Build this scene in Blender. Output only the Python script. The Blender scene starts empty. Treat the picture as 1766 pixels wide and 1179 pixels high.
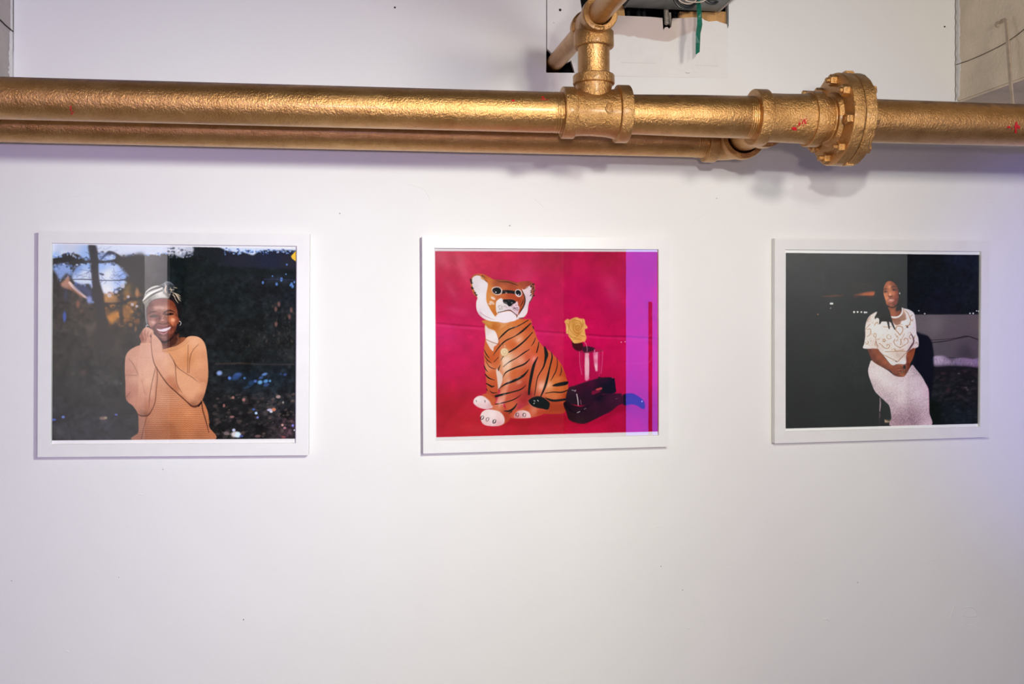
import bpy, bmesh, math, random
import numpy as np
from mathutils import Vector, Matrix

# ------------------------------------------------------------------ camera
F_PX, CX, HY = 1500.0, 883.0, 523.0        # focal length and horizon of the 1766x1179 frame
TH = math.atan(0.1307)                      # camera turned a little to the right
SN, CS = math.sin(TH), math.cos(TH)
D = 1.8                                     # camera to wall
ZC = 1.60                                   # camera height
sc = bpy.context.scene
cam_data = bpy.data.cameras.new('camera')
cam = bpy.data.objects.new('camera', cam_data)
sc.collection.objects.link(cam)
sc.camera = cam
cam.location = (0, -D, ZC)
cam.rotation_euler = (math.pi / 2, 0, -TH)
cam_data.sensor_width = 36
cam_data.lens = F_PX / 1766 * 36
cam_data.shift_y = (HY - 589.5) / 1766
cam_data.clip_start = 0.02

# ------------------------------------------------------------------ world, lights, exposure
sc.view_settings.view_transform = 'Standard'
sc.view_settings.look = 'None'
sc.view_settings.gamma = 1
sc.view_settings.use_curve_mapping = False
sc.view_settings.exposure = 0.0
world = bpy.data.worlds.new('world'); sc.world = world
world.use_nodes = True
world.node_tree.nodes['Background'].inputs[0].default_value = (0.02, 0.02, 0.025, 1)
world.node_tree.nodes['Background'].inputs[1].default_value = 0.3

def area(name, loc, target, size, power, col, size_y=None, spread=None):
    l = bpy.data.lights.new(name, 'AREA')
    l.energy = power; l.color = col; l.size = size
    l.shape = 'DISK' if size_y is None else 'RECTANGLE'
    if size_y is not None: l.size_y = size_y
    if spread is not None: l.spread = spread
    o = bpy.data.objects.new(name, l); sc.collection.objects.link(o)
    o.location = loc
    o.rotation_euler = (Vector(target) - Vector(loc)).to_track_quat('-Z', 'Y').to_euler()
    return o

def spot(name, loc, target, power, col, angle, blend, radius):
    l = bpy.data.lights.new(name, 'SPOT')
    l.energy = power; l.color = col; l.spot_size = math.radians(angle)
    l.spot_blend = blend; l.shadow_soft_size = radius
    o = bpy.data.objects.new(name, l); sc.collection.objects.link(o)
    o.location = loc
    o.rotation_euler = (Vector(target) - Vector(loc)).to_track_quat('-Z', 'Y').to_euler()
    return o

spot('main_lamp', (0.45, -1.43, ZC + 0.36), (-1.15, 0, ZC - 0.80), 62, (0.92, 1.0, 0.84), 110, 1.0, 0.035)
spot('main_lamp_wide', (0.45, -1.43, ZC + 0.36), (0.15, 0, ZC - 0.34), 14.5, (0.92, 1.0, 0.88), 112, 1.0, 0.035)
spot('second_lamp', (0.80, -2.9, ZC + 0.44), (0.85, 0, ZC - 0.26), 104, (1.0, 0.93, 0.82), 80, 1.0, 0.12)
spot('third_lamp', (0.28, -1.38, ZC + 0.30), (1.5, 0, ZC + 0.12), 22, (1.0, 1.0, 0.92), 110, 1.0, 0.015)
area('haze_fill_light', (-0.3, -3.9, 2.6), (-0.5, -5.2, 1.2), 1.8, 22, (1.0, 0.96, 0.95), size_y=0.3)  # added fill, brightens the far partitions so they reflect as haze
area('right_haze_fill_light', (3.3, -3.9, 2.6), (3.5, -5.0, 1.3), 1.2, 40, (1.0, 1.0, 0.97), size_y=0.3)  # added fill on the right partition, lifts its haze in the glass
spot('column_fill_light', (-2.0, -2.3, 2.5), (-1.6, -4.2, 1.5), 400, (1.0, 0.92, 0.97), 60, 0.8, 0.1)  # added spot, makes the column slab and left partition reflect brightly
spot('purple_stage_lamp', (-0.20, -3.0, ZC - 0.10), (-0.66, 0, ZC - 0.18), 78, (1.0, 0.80, 0.72), 86, 1.0, 0.05)
spot('violet_stage_lamp', (-0.20, -2.96, ZC - 0.10), (-0.95, 0, ZC + 0.05), 55, (0.10, 0.10, 1.0), 62, 1.0, 0.05)
spot('blue_stage_lamp', (1.84, -3.0, ZC - 0.10), (1.66, 0, ZC - 0.12), 110, (0.14, 0.12, 1.0), 24, 1.0, 0.05)

# ------------------------------------------------------------------ photograph pixel -> place in the room
def tx_(x):
    u = (x - CX) / F_PX
    return (SN + u * CS) / (CS - u * SN)
def tz_(x, y):
    u = (x - CX) / F_PX
    return (HY - y) / F_PX / (CS - u * SN)
def P(x, y, yp=0.0):                         # on the plane world-y = yp
    d = D + yp
    return Vector((d * tx_(x), yp, ZC + d * tz_(x, y)))
def PX(x, y, X):                             # on the plane world-x = X
    d = X / tx_(x)
    return Vector((X, d - D, ZC + d * tz_(x, y)))
def RP(x, y, yo):                            # place at world-y = -yo whose reflection in the glass shows at x, y
    L = (D - 0.01) + (yo - 0.01)
    return Vector((L * tx_(x), -yo, ZC + L * tz_(x, y)))
def rm(px, x, yp):                           # a length in pixels at x on the plane yp, in metres
    u = (x - CX) / F_PX
    return px / F_PX * (D + yp) / (CS - u * SN)

# ------------------------------------------------------------------ building helpers
def new_obj(name, bm, mat=None, parent=None, smooth=False):
    me = bpy.data.meshes.new(name)
    bmesh.ops.recalc_face_normals(bm, faces=bm.faces)
    if smooth:
        for f in bm.faces: f.smooth = True
        for e in bm.edges:
            if len(e.link_faces) == 2 and e.calc_face_angle(0) > math.radians(32): e.smooth = False
    bm.to_mesh(me); bm.free()
    o = bpy.data.objects.new(name, me)
    sc.collection.objects.link(o)
    if mat: me.materials.append(mat)
    if parent: o.parent = parent
    return o
def empty(name, label, cat, loc=(0, 0, 0), group=None):
    o = bpy.data.objects.new(name, None); sc.collection.objects.link(o)
    o.location = loc; o.empty_display_size = 0.05
    o['label'] = label; o['category'] = cat
    if group: o['group'] = group
    bpy.context.view_layer.update()
    return o
def adopt(root, objs):                       # parent keeping the place
    for o in objs:
        o.parent = root
        o.location = Vector(o.location) - Vector(root.location)
def struct(o): o['kind'] = 'structure'; return o
def tag(o, label, cat, group=None):
    o['label'] = label; o['category'] = cat
    if group: o['group'] = group
    return o
def add_box(bm, a, b):
    x0, y0, z0 = a; x1, y1, z1 = b
    vs = [bm.verts.new(p) for p in ((x0,y0,z0),(x1,y0,z0),(x1,y1,z0),(x0,y1,z0),(x0,y0,z1),(x1,y0,z1),(x1,y1,z1),(x0,y1,z1))]
    for f in ((0,3,2,1),(4,5,6,7),(0,1,5,4),(1,2,6,5),(2,3,7,6),(3,0,4,7)):
        bm.faces.new([vs[i] for i in f])
def box(name, a, b, mat, parent=None, bevel=0):
    bm = bmesh.new(); add_box(bm, a, b)
    if bevel: bmesh.ops.bevel(bm, geom=bm.edges[:], offset=bevel, segments=2, affect='EDGES')
    return new_obj(name, bm, mat, parent)
def frame_of(axis):
    a = Vector(axis).normalized()
    h = Vector((0, 0, 1)) if abs(a.z) < 0.9 else Vector((0, 1, 0))
    b = h.cross(a).normalized(); c = a.cross(b)
    return a, b, c
def add_lathe(bm, p0, axis, prof, seg=64, wob=0.0, seed=0):
    a, b, c = frame_of(axis); p0 = Vector(p0)
    rings = []
    rnd = random.Random(seed)
    for s, r in prof:
        if r <= 1e-6:
            rings.append([bm.verts.new(p0 + a * s)]); continue
        ring = []
        for k in range(seg):
            t = 2 * math.pi * k / seg
            rr = r * (1 + wob * (rnd.random() - 0.5))
            ring.append(bm.verts.new(p0 + a * s + (b * math.cos(t) + c * math.sin(t)) * rr))
        rings.append(ring)
    for r0, r1 in zip(rings, rings[1:]):
        if len(r0) == 1 and len(r1) == 1: continue
        for k in range(seg):
            k2 = (k + 1) % seg
            if len(r0) == 1: bm.faces.new((r0[0], r1[k], r1[k2]))
            elif len(r1) == 1: bm.faces.new((r0[k], r1[0], r0[k2]))
            else: bm.faces.new((r0[k], r1[k], r1[k2], r0[k2]))
def lathe(name, p0, axis, prof, mat, parent=None, seg=64, wob=0.0):
    bm = bmesh.new(); add_lathe(bm, p0, axis, prof, seg, wob)
    return new_obj(name, bm, mat, parent, smooth=True)
def add_tube(bm, pts, r, seg=14, cap=True):
    pts = [Vector(p) for p in pts]
    n = len(pts); rings = []
    prev = None
    for i, p in enumerate(pts):
        t = (pts[min(i + 1, n - 1)] - pts[max(i - 1, 0)]).normalized()
        if prev is None:
            h = Vector((0, 0, 1)) if abs(t.z) < 0.9 else Vector((1, 0, 0))
            b = h.cross(t).normalized()
        else:
            b = (prev - t * prev.dot(t)).normalized()
        prev = b; c = t.cross(b)
        rr = r[i] if isinstance(r, (list, tuple)) else r
        rings.append([bm.verts.new(p + (b * math.cos(2*math.pi*k/seg) + c * math.sin(2*math.pi*k/seg)) * rr) for k in range(seg)])
    for r0, r1 in zip(rings, rings[1:]):
        for k in range(seg):
            k2 = (k + 1) % seg
            bm.faces.new((r0[k], r0[k2], r1[k2], r1[k]))
    if cap:
        bm.faces.new(rings[0][::-1]); bm.faces.new(rings[-1])
def tube(name, pts, r, mat, parent=None, seg=14):
    bm = bmesh.new(); add_tube(bm, pts, r, seg)
    return new_obj(name, bm, mat, parent, smooth=True)
def catmull(pts, closed=False, n=8):
    pts = [tuple(map(float, p)) for p in pts]
    m = len(pts); out = []
    rng = range(m if closed else m - 1)
    for i in rng:
        if closed:
            p0, p1, p2, p3 = pts[(i-1) % m], pts[i], pts[(i+1) % m], pts[(i+2) % m]
        else:
            p0, p1, p2, p3 = pts[max(i-1, 0)], pts[i], pts[i+1], pts[min(i+2, m-1)]
        for k in range(n):
            t = k / n; t2 = t*t; t3 = t2*t
            out.append(tuple(0.5*((2*b) + (-a+c)*t + (2*a-5*b+4*c-d)*t2 + (-a+3*b-3*c+d)*t3) for a, b, c, d in zip(p0, p1, p2, p3)))
    if not closed: out.append(pts[-1])
    return out
def prism(name, front, depth, mat, parent=None, smooth=False):  # flat outline (world points on one y plane), thickened along +y
    bm = bmesh.new()
    f = [bm.verts.new(p) for p in front]
    b = [bm.verts.new(Vector(p) + Vector((0, depth, 0))) for p in front]
    n = len(f)
    es = [bm.edges.new((f[i], f[(i+1) % n])) for i in range(n)]
    eb = [bm.edges.new((b[i], b[(i+1) % n])) for i in range(n)]
    bmesh.ops.triangle_fill(bm, edges=es, use_beauty=True)
    bmesh.ops.triangle_fill(bm, edges=eb, use_beauty=True)
    for i in range(n):
        j = (i+1) % n
        bm.faces.new((f[i], f[j], b[j], b[i]))
    return new_obj(name, bm, mat, parent)

# ------------------------------------------------------------------ materials
def srgb(r, g, b):
    def c(v):
        v /= 255
        return v / 12.92 if v <= 0.04045 else ((v + 0.055) / 1.055) ** 2.4
    return (c(r), c(g), c(b), 1)
class NT:
    def __init__(s, name):
        s.m = bpy.data.materials.new(name); s.m.use_nodes = True
        s.t = s.m.node_tree; s.b = s.t.nodes['Principled BSDF']
    def n(s, typ, **kw):
        nd = s.t.nodes.new(typ)
        for k, v in kw.items(): setattr(nd, k, v)
        return nd
    def l(s, a, b): s.t.links.new(a, b)
    def noise(s, scale, detail=4, rough=0.5, dist=0.0, coord='Object', sc3=None):
        tc = s.n('ShaderNodeTexCoord'); no = s.n('ShaderNodeTexNoise')
        no.inputs['Scale'].default_value = scale; no.inputs['Detail'].default_value = detail
        no.inputs['Roughness'].default_value = rough; no.inputs['Distortion'].default_value = dist
        if sc3:
            mp = s.n('ShaderNodeMapping'); mp.inputs['Scale'].default_value = sc3
            s.l(tc.outputs[coord], mp.inputs[0]); s.l(mp.outputs[0], no.inputs['Vector'])
        else: s.l(tc.outputs[coord], no.inputs['Vector'])
        return no.outputs['Fac']
    def ramp(s, fac, stops):
        r = s.n('ShaderNodeValToRGB'); s.l(fac, r.inputs[0])
        e = r.color_ramp.elements
        while len(e) < len(stops): e.new(0.5)
        for el, (p, c) in zip(e, stops): el.position = p; el.color = c
        return r.outputs[0]
    def math(s, op, a, b=None):
        m = s.n('ShaderNodeMath', operation=op)
        for i, v in enumerate((a, b)):
            if v is None: continue
            if isinstance(v, (int, float)): m.inputs[i].default_value = v
            else: s.l(v, m.inputs[i])
        return m.outputs[0]
    def mix(s, fac, a, b):
        m = s.n('ShaderNodeMix', data_type='RGBA')
        for i, v in ((0, fac), (6, a), (7, b)):
            if isinstance(v, (int, float)): m.inputs[i].default_value = v
            elif isinstance(v, tuple): m.inputs[i].default_value = v
            else: s.l(v, m.inputs[i])
        return m.outputs[2]
    def bump(s, h, dist, strength=1.0, prev=None):
        b = s.n('ShaderNodeBump'); b.inputs['Distance'].default_value = dist
        b.inputs['Strength'].default_value = strength
        s.l(h, b.inputs['Height'])
        if prev is not None: s.l(prev, b.inputs['Normal'])
        return b.outputs[0]
    def set(s, **kw):
        for k, v in kw.items():
            i = s.b.inputs[k.replace('_', ' ')]
            if isinstance(v, (int, float, tuple)): i.default_value = v
            else: s.l(v, i)
        return s.m
def plain(name, col, rough=0.6, metal=0.0, grain=0.0, gscale=40, bump=0.0, bscale=200):
    t = NT(name)
    if grain:
        f = t.noise(gscale, 5)
        d = tuple(c * (1 - grain) for c in col[:3]) + (1,)
        u = tuple(min(1, c * (1 + grain)) for c in col[:3]) + (1,)
        t.set(Base_Color=t.ramp(f, [(0.3, d), (0.7, u)]))
    else: t.set(Base_Color=col)
    t.set(Roughness=rough, Metallic=metal)
    if bump: t.set(Normal=t.bump(t.noise(bscale, 3), bump))
    return t.m

# painted drywall: white, roller stipple, faint waviness and smudges
t = NT('white_wall_paint')
n1 = t.noise(1.6, 5, 0.6); n2 = t.noise(9, 4, 0.6)
c = t.mix(t.ramp(n1, [(0.35, (0, 0, 0, 1)), (0.7, (1, 1, 1, 1))]), (0.80, 0.795, 0.79, 1), (0.835, 0.83, 0.825, 1))
c = t.mix(t.ramp(n2, [(0.66, (0, 0, 0, 1)), (0.8, (0.35, 0.35, 0.35, 1))]), c, (0.74, 0.73, 0.72, 1))
b1 = t.bump(t.noise(3.5, 4, 0.55, 0.6), 0.004, 0.5)
b2 = t.bump(t.noise(420, 3, 0.6), 0.0003, 0.5, b1)
t.set(Base_Color=c, Roughness=0.62, Normal=b2); M_WALL = t.m
M_FRAME = plain('white_lacquered_wood', (0.80, 0.795, 0.79, 1), 0.38, grain=0.02, gscale=30, bump=0.0002, bscale=90)
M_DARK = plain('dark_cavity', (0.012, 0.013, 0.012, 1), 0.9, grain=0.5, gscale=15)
M_PLY = plain('raw_brown_board', srgb(196, 150, 96), 0.85, grain=0.25, gscale=60, bump=0.001, bscale=300)
M_CONC = plain('painted_concrete', srgb(214, 198, 178), 0.85, grain=0.10, gscale=14, bump=0.0016, bscale=120)
M_CONC2 = plain('grey_painted_concrete', srgb(176, 166, 166), 0.85, grain=0.08, gscale=14, bump=0.0012, bscale=120)
M_STRIP = plain('white_paint_edge', (0.78, 0.75, 0.76, 1), 0.7, grain=0.05, gscale=60, bump=0.0008, bscale=300)
M_FLOOR = plain('pale_concrete_floor', (0.52, 0.48, 0.45, 1), 0.5, grain=0.2, gscale=3)
M_CEIL = plain('dark_ceiling', (0.16, 0.15, 0.145, 1), 0.9, grain=0.2, gscale=4)
M_ROOM = plain('room_white', (0.80, 0.79, 0.77, 1), 0.7, grain=0.04, gscale=3)
M_ROOMD = plain('room_dark', (0.05, 0.05, 0.055, 1), 0.8, grain=0.3, gscale=3)
M_TRAY = plain('galvanised_sheet', srgb(120, 124, 124), 0.45, 0.6, grain=0.2, gscale=35)
M_STEEL = plain('flexible_steel', srgb(176, 168, 158), 0.4, 0.35, grain=0.2, gscale=60)
M_BLACKCAB = plain('black_cable_sheath', (0.015, 0.018, 0.018, 1), 0.4)
M_WHITECAB = plain('cream_cable', srgb(215, 195, 180), 0.5)
M_GREEN = plain('green_tape', srgb(22, 108, 88), 0.45, grain=0.2, gscale=50)
M_RED = plain('red_paint', srgb(190, 20, 34), 0.45, grain=0.2, gscale=200)
M_WIRE = plain('brown_wire', srgb(92, 78, 66), 0.6)
M_ROD = plain('painted_strap', srgb(176, 158, 140), 0.6, 0.0, grain=0.15, gscale=80)
M_HOLE = plain('screw_hole', (0.02, 0.018, 0.018, 1), 0.9)

def gold(name, dust, warm=1.0, bumpy=1.0):
    t = NT(name)
    base = t.ramp(t.noise(26, 6, 0.6), [(0.3, srgb(184, 136, 80)), (0.55, srgb(202, 154, 96)), (0.75, srgb(212, 166, 110))])
    fl = t.ramp(t.noise(220, 3, 0.7), [(0.30, (1, 1, 1, 1)), (0.40, (0, 0, 0, 1))])
    base = t.mix(t.math('MULTIPLY', fl, 0.45), base, srgb(120, 78, 40))
    geo = t.n('ShaderNodeNewGeometry'); sep = t.n('ShaderNodeSeparateXYZ')
    t.l(geo.outputs['Normal'], sep.inputs[0])
    nz = t.math('ADD', sep.outputs[2], t.math('MULTIPLY', t.math('SUBTRACT', t.noise(14, 6, 0.65, 0.3), 0.5), 1.1))
    du = t.ramp(nz, [(0.62, (0, 0, 0, 1)), (0.92, (dust, dust, dust, 1))])
    base = t.mix(du, base, srgb(96, 66, 58))
    t.set(Base_Color=base, Metallic=t.math('SUBTRACT', 0.93, t.math('MULTIPLY', du, 0.35)))
    rg = t.math('ADD', 0.27, t.math('MULTIPLY', t.noise(60, 4), 0.12))
    t.set(Roughness=t.math('ADD', rg, t.math('MULTIPLY', du, 0.2)))
    b1 = t.bump(t.noise(100, 3, 0.55), 0.0013 * bumpy, 0.6)
    b2 = t.bump(t.noise(300, 4, 0.65), 0.0014 * bumpy, 0.9, b1)
    t.set(Coat_Weight=0.2, Coat_Roughness=0.22)
    # scattered scabs and runs under the paint
    vo = t.n('ShaderNodeTexVoronoi'); tc = t.n('ShaderNodeTexCoord')
    vo.inputs['Scale'].default_value = 34; t.l(tc.outputs['Object'], vo.inputs['Vector'])
    sp = t.ramp(vo.outputs['Distance'], [(0.0, (1, 1, 1, 1)), (0.10, (0, 0, 0, 1))])
    b3 = t.bump(sp, 0.0010 * bumpy, 0.5, b2)
    t.set(Normal=b3)
    return t.m
M_GOLD = gold('gold_painted_pipe', 0.85)
M_GOLDF = gold('gold_painted_casting', 0.55, bumpy=1.7)

# ------------------------------------------------------------------ the printed photographs are drawn here, shape by shape
class Canvas:
    """A print drawn in photograph pixels on the sheet's own plane."""
    def __init__(s, yp, corners, res, seed=3):
        s.yp = yp
        pts = [P(x, y, yp) for x, y in corners]
        s.x0 = min(p.x for p in pts); s.x1 = max(p.x for p in pts)
        s.z0 = min(p.z for p in pts); s.z1 = max(p.z for p in pts)
        s.k = res / (s.x1 - s.x0)
        s.W = int(res); s.H = int(round((s.z1 - s.z0) * s.k))
        s.a = np.zeros((s.H, s.W, 3), np.float32)
        s.rng = np.random.default_rng(seed)
        s.ppx = s.k * rm(1, (corners[0][0] + corners[1][0]) / 2, yp)   # texture pixels per photo pixel
    def T(s, pts):
        out = []
        for x, y in pts:
            p = P(x, y, s.yp)
            out.append(((p.x - s.x0) * s.k, (s.z1 - p.z) * s.k))
        return np.array(out, np.float64)
    def mask(s, q, feather=0.0):
        pad = int(feather * 3 + 3)
        x0 = max(0, int(q[:, 0].min()) - pad); x1 = min(s.W, int(q[:, 0].max()) + pad + 1)
        y0 = max(0, int(q[:, 1].min()) - pad); y1 = min(s.H, int(q[:, 1].max()) + pad + 1)
        if x1 <= x0 or y1 <= y0: return None
        w, h = x1 - x0, y1 - y0; SS = 3
        m = np.zeros((h, w), np.float32)
        X0, Y0 = q[:, 0], q[:, 1]; X1, Y1 = np.roll(X0, -1), np.roll(Y0, -1)
        for r in range(h):
            for k in range(SS):
                yy = y0 + r + (k + 0.5) / SS
                c = (Y0 <= yy) != (Y1 <= yy)
                if not c.any(): continue
                xs = np.sort(X0[c] + (yy - Y0[c]) / (Y1[c] - Y0[c]) * (X1[c] - X0[c])) - x0
                for a, b in zip(xs[::2], xs[1::2]):
                    a = max(a, 0.0); b = min(b, float(w))
                    if b <= a: continue
                    ia, ib = int(a), int(b)
                    if ia == ib: m[r, ia] += (b - a) / SS
                    else:
                        m[r, ia] += (ia + 1 - a) / SS
                        m[r, ia+1:ib] += 1.0 / SS
                        if ib < w: m[r, ib] += (b - ib) / SS
        if feather > 0: m = blur(m, feather)
        return (y0, y1, x0, x1), np.clip(m, 0, 1)
    def comp(s, bb, m, col):
        y0, y1, x0, x1 = bb
        s.a[y0:y1, x0:x1] += (np.asarray(col, np.float32) - s.a[y0:y1, x0:x1]) * m[..., None]
    def field(s, bb, pts, power=2.4, soft=3.0):
        y0, y1, x0, x1 = bb
        q = s.T([(p[0], p[1]) for p in pts])
        yy, xx = np.mgrid[y0:y1, x0:x1].astype(np.float32)
        num = np.zeros(yy.shape + (3,), np.float32); den = np.zeros(yy.shape, np.float32)
        for (qx, qy), p in zip(q, pts):
            w = 1.0 / (((xx - qx) ** 2 + (yy - qy) ** 2 + (soft * s.ppx) ** 2) ** (power / 2))
            num += w[..., None] * np.asarray(p[2], np.float32); den += w
        return num / den[..., None]
    def poly(s, pts, col, feather=0.35, alpha=1.0, smooth=True, shade=None, tex=None, power=2.4, soft=3.0):
        if smooth: pts = catmull(pts, True, 6)
        r = s.mask(s.T(pts), feather * s.ppx)
        if r is None: return
        bb, m = r
        c = s.field(bb, shade, power, soft) if shade else np.asarray(col, np.float32)
        if tex is not None:
            y0, y1, x0, x1 = bb
            yy, xx = np.mgrid[y0:y1, x0:x1].astype(np.float32) / s.ppx
            c = c * tex(xx, yy)[..., None]
        s.comp(bb, m * alpha, c)
    def stroke(s, pts, w, col, alpha=1.0, feather=0.5, smooth=True):
        """w: one width or a list along the line, in photo pixels"""
        n0 = len(pts)
        if not isinstance(w, (list, tuple)): w = [w] * n0
        elif len(w) != n0: w = list(np.interp(np.linspace(0, 1, n0), np.linspace(0, 1, len(w)), w))
        p3 = [(x, y, ww) for (x, y), ww in zip(pts, w)]
        if smooth and n0 > 2: p3 = catmull(p3, False, 5)
        q = s.T([(a, b) for a, b, _ in p3]); r = np.array([max(c, 0.05) for _, _, c in p3]) * 0.5 * s.ppx
        f = feather * s.ppx; pad = r.max() + f + 2
        x0 = max(0, int(q[:, 0].min() - pad)); x1 = min(s.W, int(q[:, 0].max() + pad) + 1)
        y0 = max(0, int(q[:, 1].min() - pad)); y1 = min(s.H, int(q[:, 1].max() + pad) + 1)
        if x1 <= x0 or y1 <= y0: return
        yy, xx = np.mgrid[y0:y1, x0:x1].astype(np.float32) + 0.5
        best = np.full(yy.shape, 1e9, np.float32)
        for i in range(len(q) - 1):
            ax, ay = q[i]; bx, by = q[i+1]; dx, dy = bx - ax, by - ay
            L = dx*dx + dy*dy + 1e-9
            t = np.clip(((xx - ax) * dx + (yy - ay) * dy) / L, 0, 1)
            d = np.hypot(xx - ax - t*dx, yy - ay - t*dy) - (r[i] + t * (r[i+1] - r[i]))
            np.minimum(best, d, out=best)
        m = np.clip(0.5 - best / (2 * max(f, 0.4)), 0, 1) * alpha
        s.comp((y0, y1, x0, x1), m, col)
    def blob(s, x, y, rx, ry, col, alpha=1.0, soft=0.5, rot=0.0):
        """ellipse, soft 0 = crisp, 1 = gaussian"""
        q = s.T([(x, y)])[0]; rx *= s.ppx; ry *= s.ppx
        R = max(rx, ry) * (1 + 1.6 * soft) + 2
        x0 = max(0, int(q[0] - R)); x1 = min(s.W, int(q[0] + R) + 1)
        y0 = max(0, int(q[1] - R)); y1 = min(s.H, int(q[1] + R) + 1)
        if x1 <= x0 or y1 <= y0: return
        yy, xx = np.mgrid[y0:y1, x0:x1].astype(np.float32) + 0.5
        c, n = math.cos(rot), math.sin(rot)
        u = ((xx - q[0]) * c + (yy - q[1]) * n) / rx; v = (-(xx - q[0]) * n + (yy - q[1]) * c) / ry
        d = np.hypot(u, v)
        if soft >= 1: m = np.exp(-d * d * 1.4)
        else:
            e = max(soft, 0.6 / min(rx, ry)); m = np.clip((1 + e / 2 - d) / e, 0, 1)
        s.comp((y0, y1, x0, x1), m * alpha, col)
    def scatter(s, x0, y0, x1, y1, n, r, cols, alpha=(0.3, 0.8), soft=0.5, asp=1.0, rot=0.0):
        g = s.rng
        for _ in range(n):
            c = cols[g.integers(len(cols))]
            rr = g.uniform(*r)
            s.blob(g.uniform(x0, x1), g.uniform(y0, y1), rr * asp, rr, c, g.uniform(*alpha), soft, rot)
    def cloud(s, scale, amp, octaves=3):
        """smooth value noise over the sheet, multiplies"""
        out = np.zeros((s.H, s.W), np.float32); a = 1.0
        for o in range(octaves):
            st = max(2, scale * s.ppx / 2 ** o)
            gh, gw = int(s.H / st) + 3, int(s.W / st) + 3
            g = s.rng.normal(0, 1, (gh, gw)).astype(np.float32)
            yy = np.arange(s.H) / st; xx = np.arange(s.W) / st
            iy, ix = yy.astype(int), xx.astype(int)
            fy = (yy - iy); fx = (xx - ix); fy = fy*fy*(3-2*fy); fx = fx*fx*(3-2*fx)
            r0 = g[iy][:, ix] * (1 - fx) + g[iy][:, ix+1] * fx
            r1 = g[iy+1][:, ix] * (1 - fx) + g[iy+1][:, ix+1] * fx
            out += a * (r0 * (1 - fy[:, None]) + r1 * fy[:, None]); a *= 0.6
        return out * amp
    def grain(s, amp):
        n = s.rng.normal(0, 1, (s.H, s.W)).astype(np.float32)
        n = blur(n, 0.8) * 2.2
        c = s.rng.normal(0, 1, (s.H, s.W, 3)).astype(np.float32)
        for i in range(3): c[..., i] = blur(c[..., i], 1.3) * 2.0
        s.a += n[..., None] * amp + c * amp * 0.45
    def finish(s, name, quad, paper, gain=1.0):
        r = s.mask(s.T(quad), 0.25 * s.ppx)
        bb, m = r
        full = np.zeros((s.H, s.W), np.float32); full[bb[0]:bb[1], bb[2]:bb[3]] = m
        out = s.a * full[..., None] + np.asarray(paper, np.float32) * (1 - full[..., None])
        out = np.clip(out * gain ** 0.4545 / 255, 0, 1)
        px = np.ones((s.H, s.W, 4), np.float32); px[..., :3] = out
        img = bpy.data.images.new(name, s.W, s.H, alpha=False)
        img.pixels.foreach_set(px[::-1].ravel()); img.update(); img.pack()
        return img
def blur(a, sig):
    if sig <= 0.05: return a
    n = int(sig * 3) + 1
    k = np.exp(-0.5 * (np.arange(-n, n + 1) / sig) ** 2); k /= k.sum()
    for ax in (0, 1):
        p = np.pad(a, [(n, n) if i == ax else (0, 0) for i in range(2)], mode='edge')
        o = np.zeros_like(a)
        L = a.shape[ax]
        for i, kv in enumerate(k):
            o += kv * (p[i:i+L] if ax == 0 else p[:, i:i+L])
        a = o
    return a
def crop(x0, y0, k):
    def f(*pts): return [(x0 + a / k, y0 + b / k) for a, b in pts]
    return f

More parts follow.
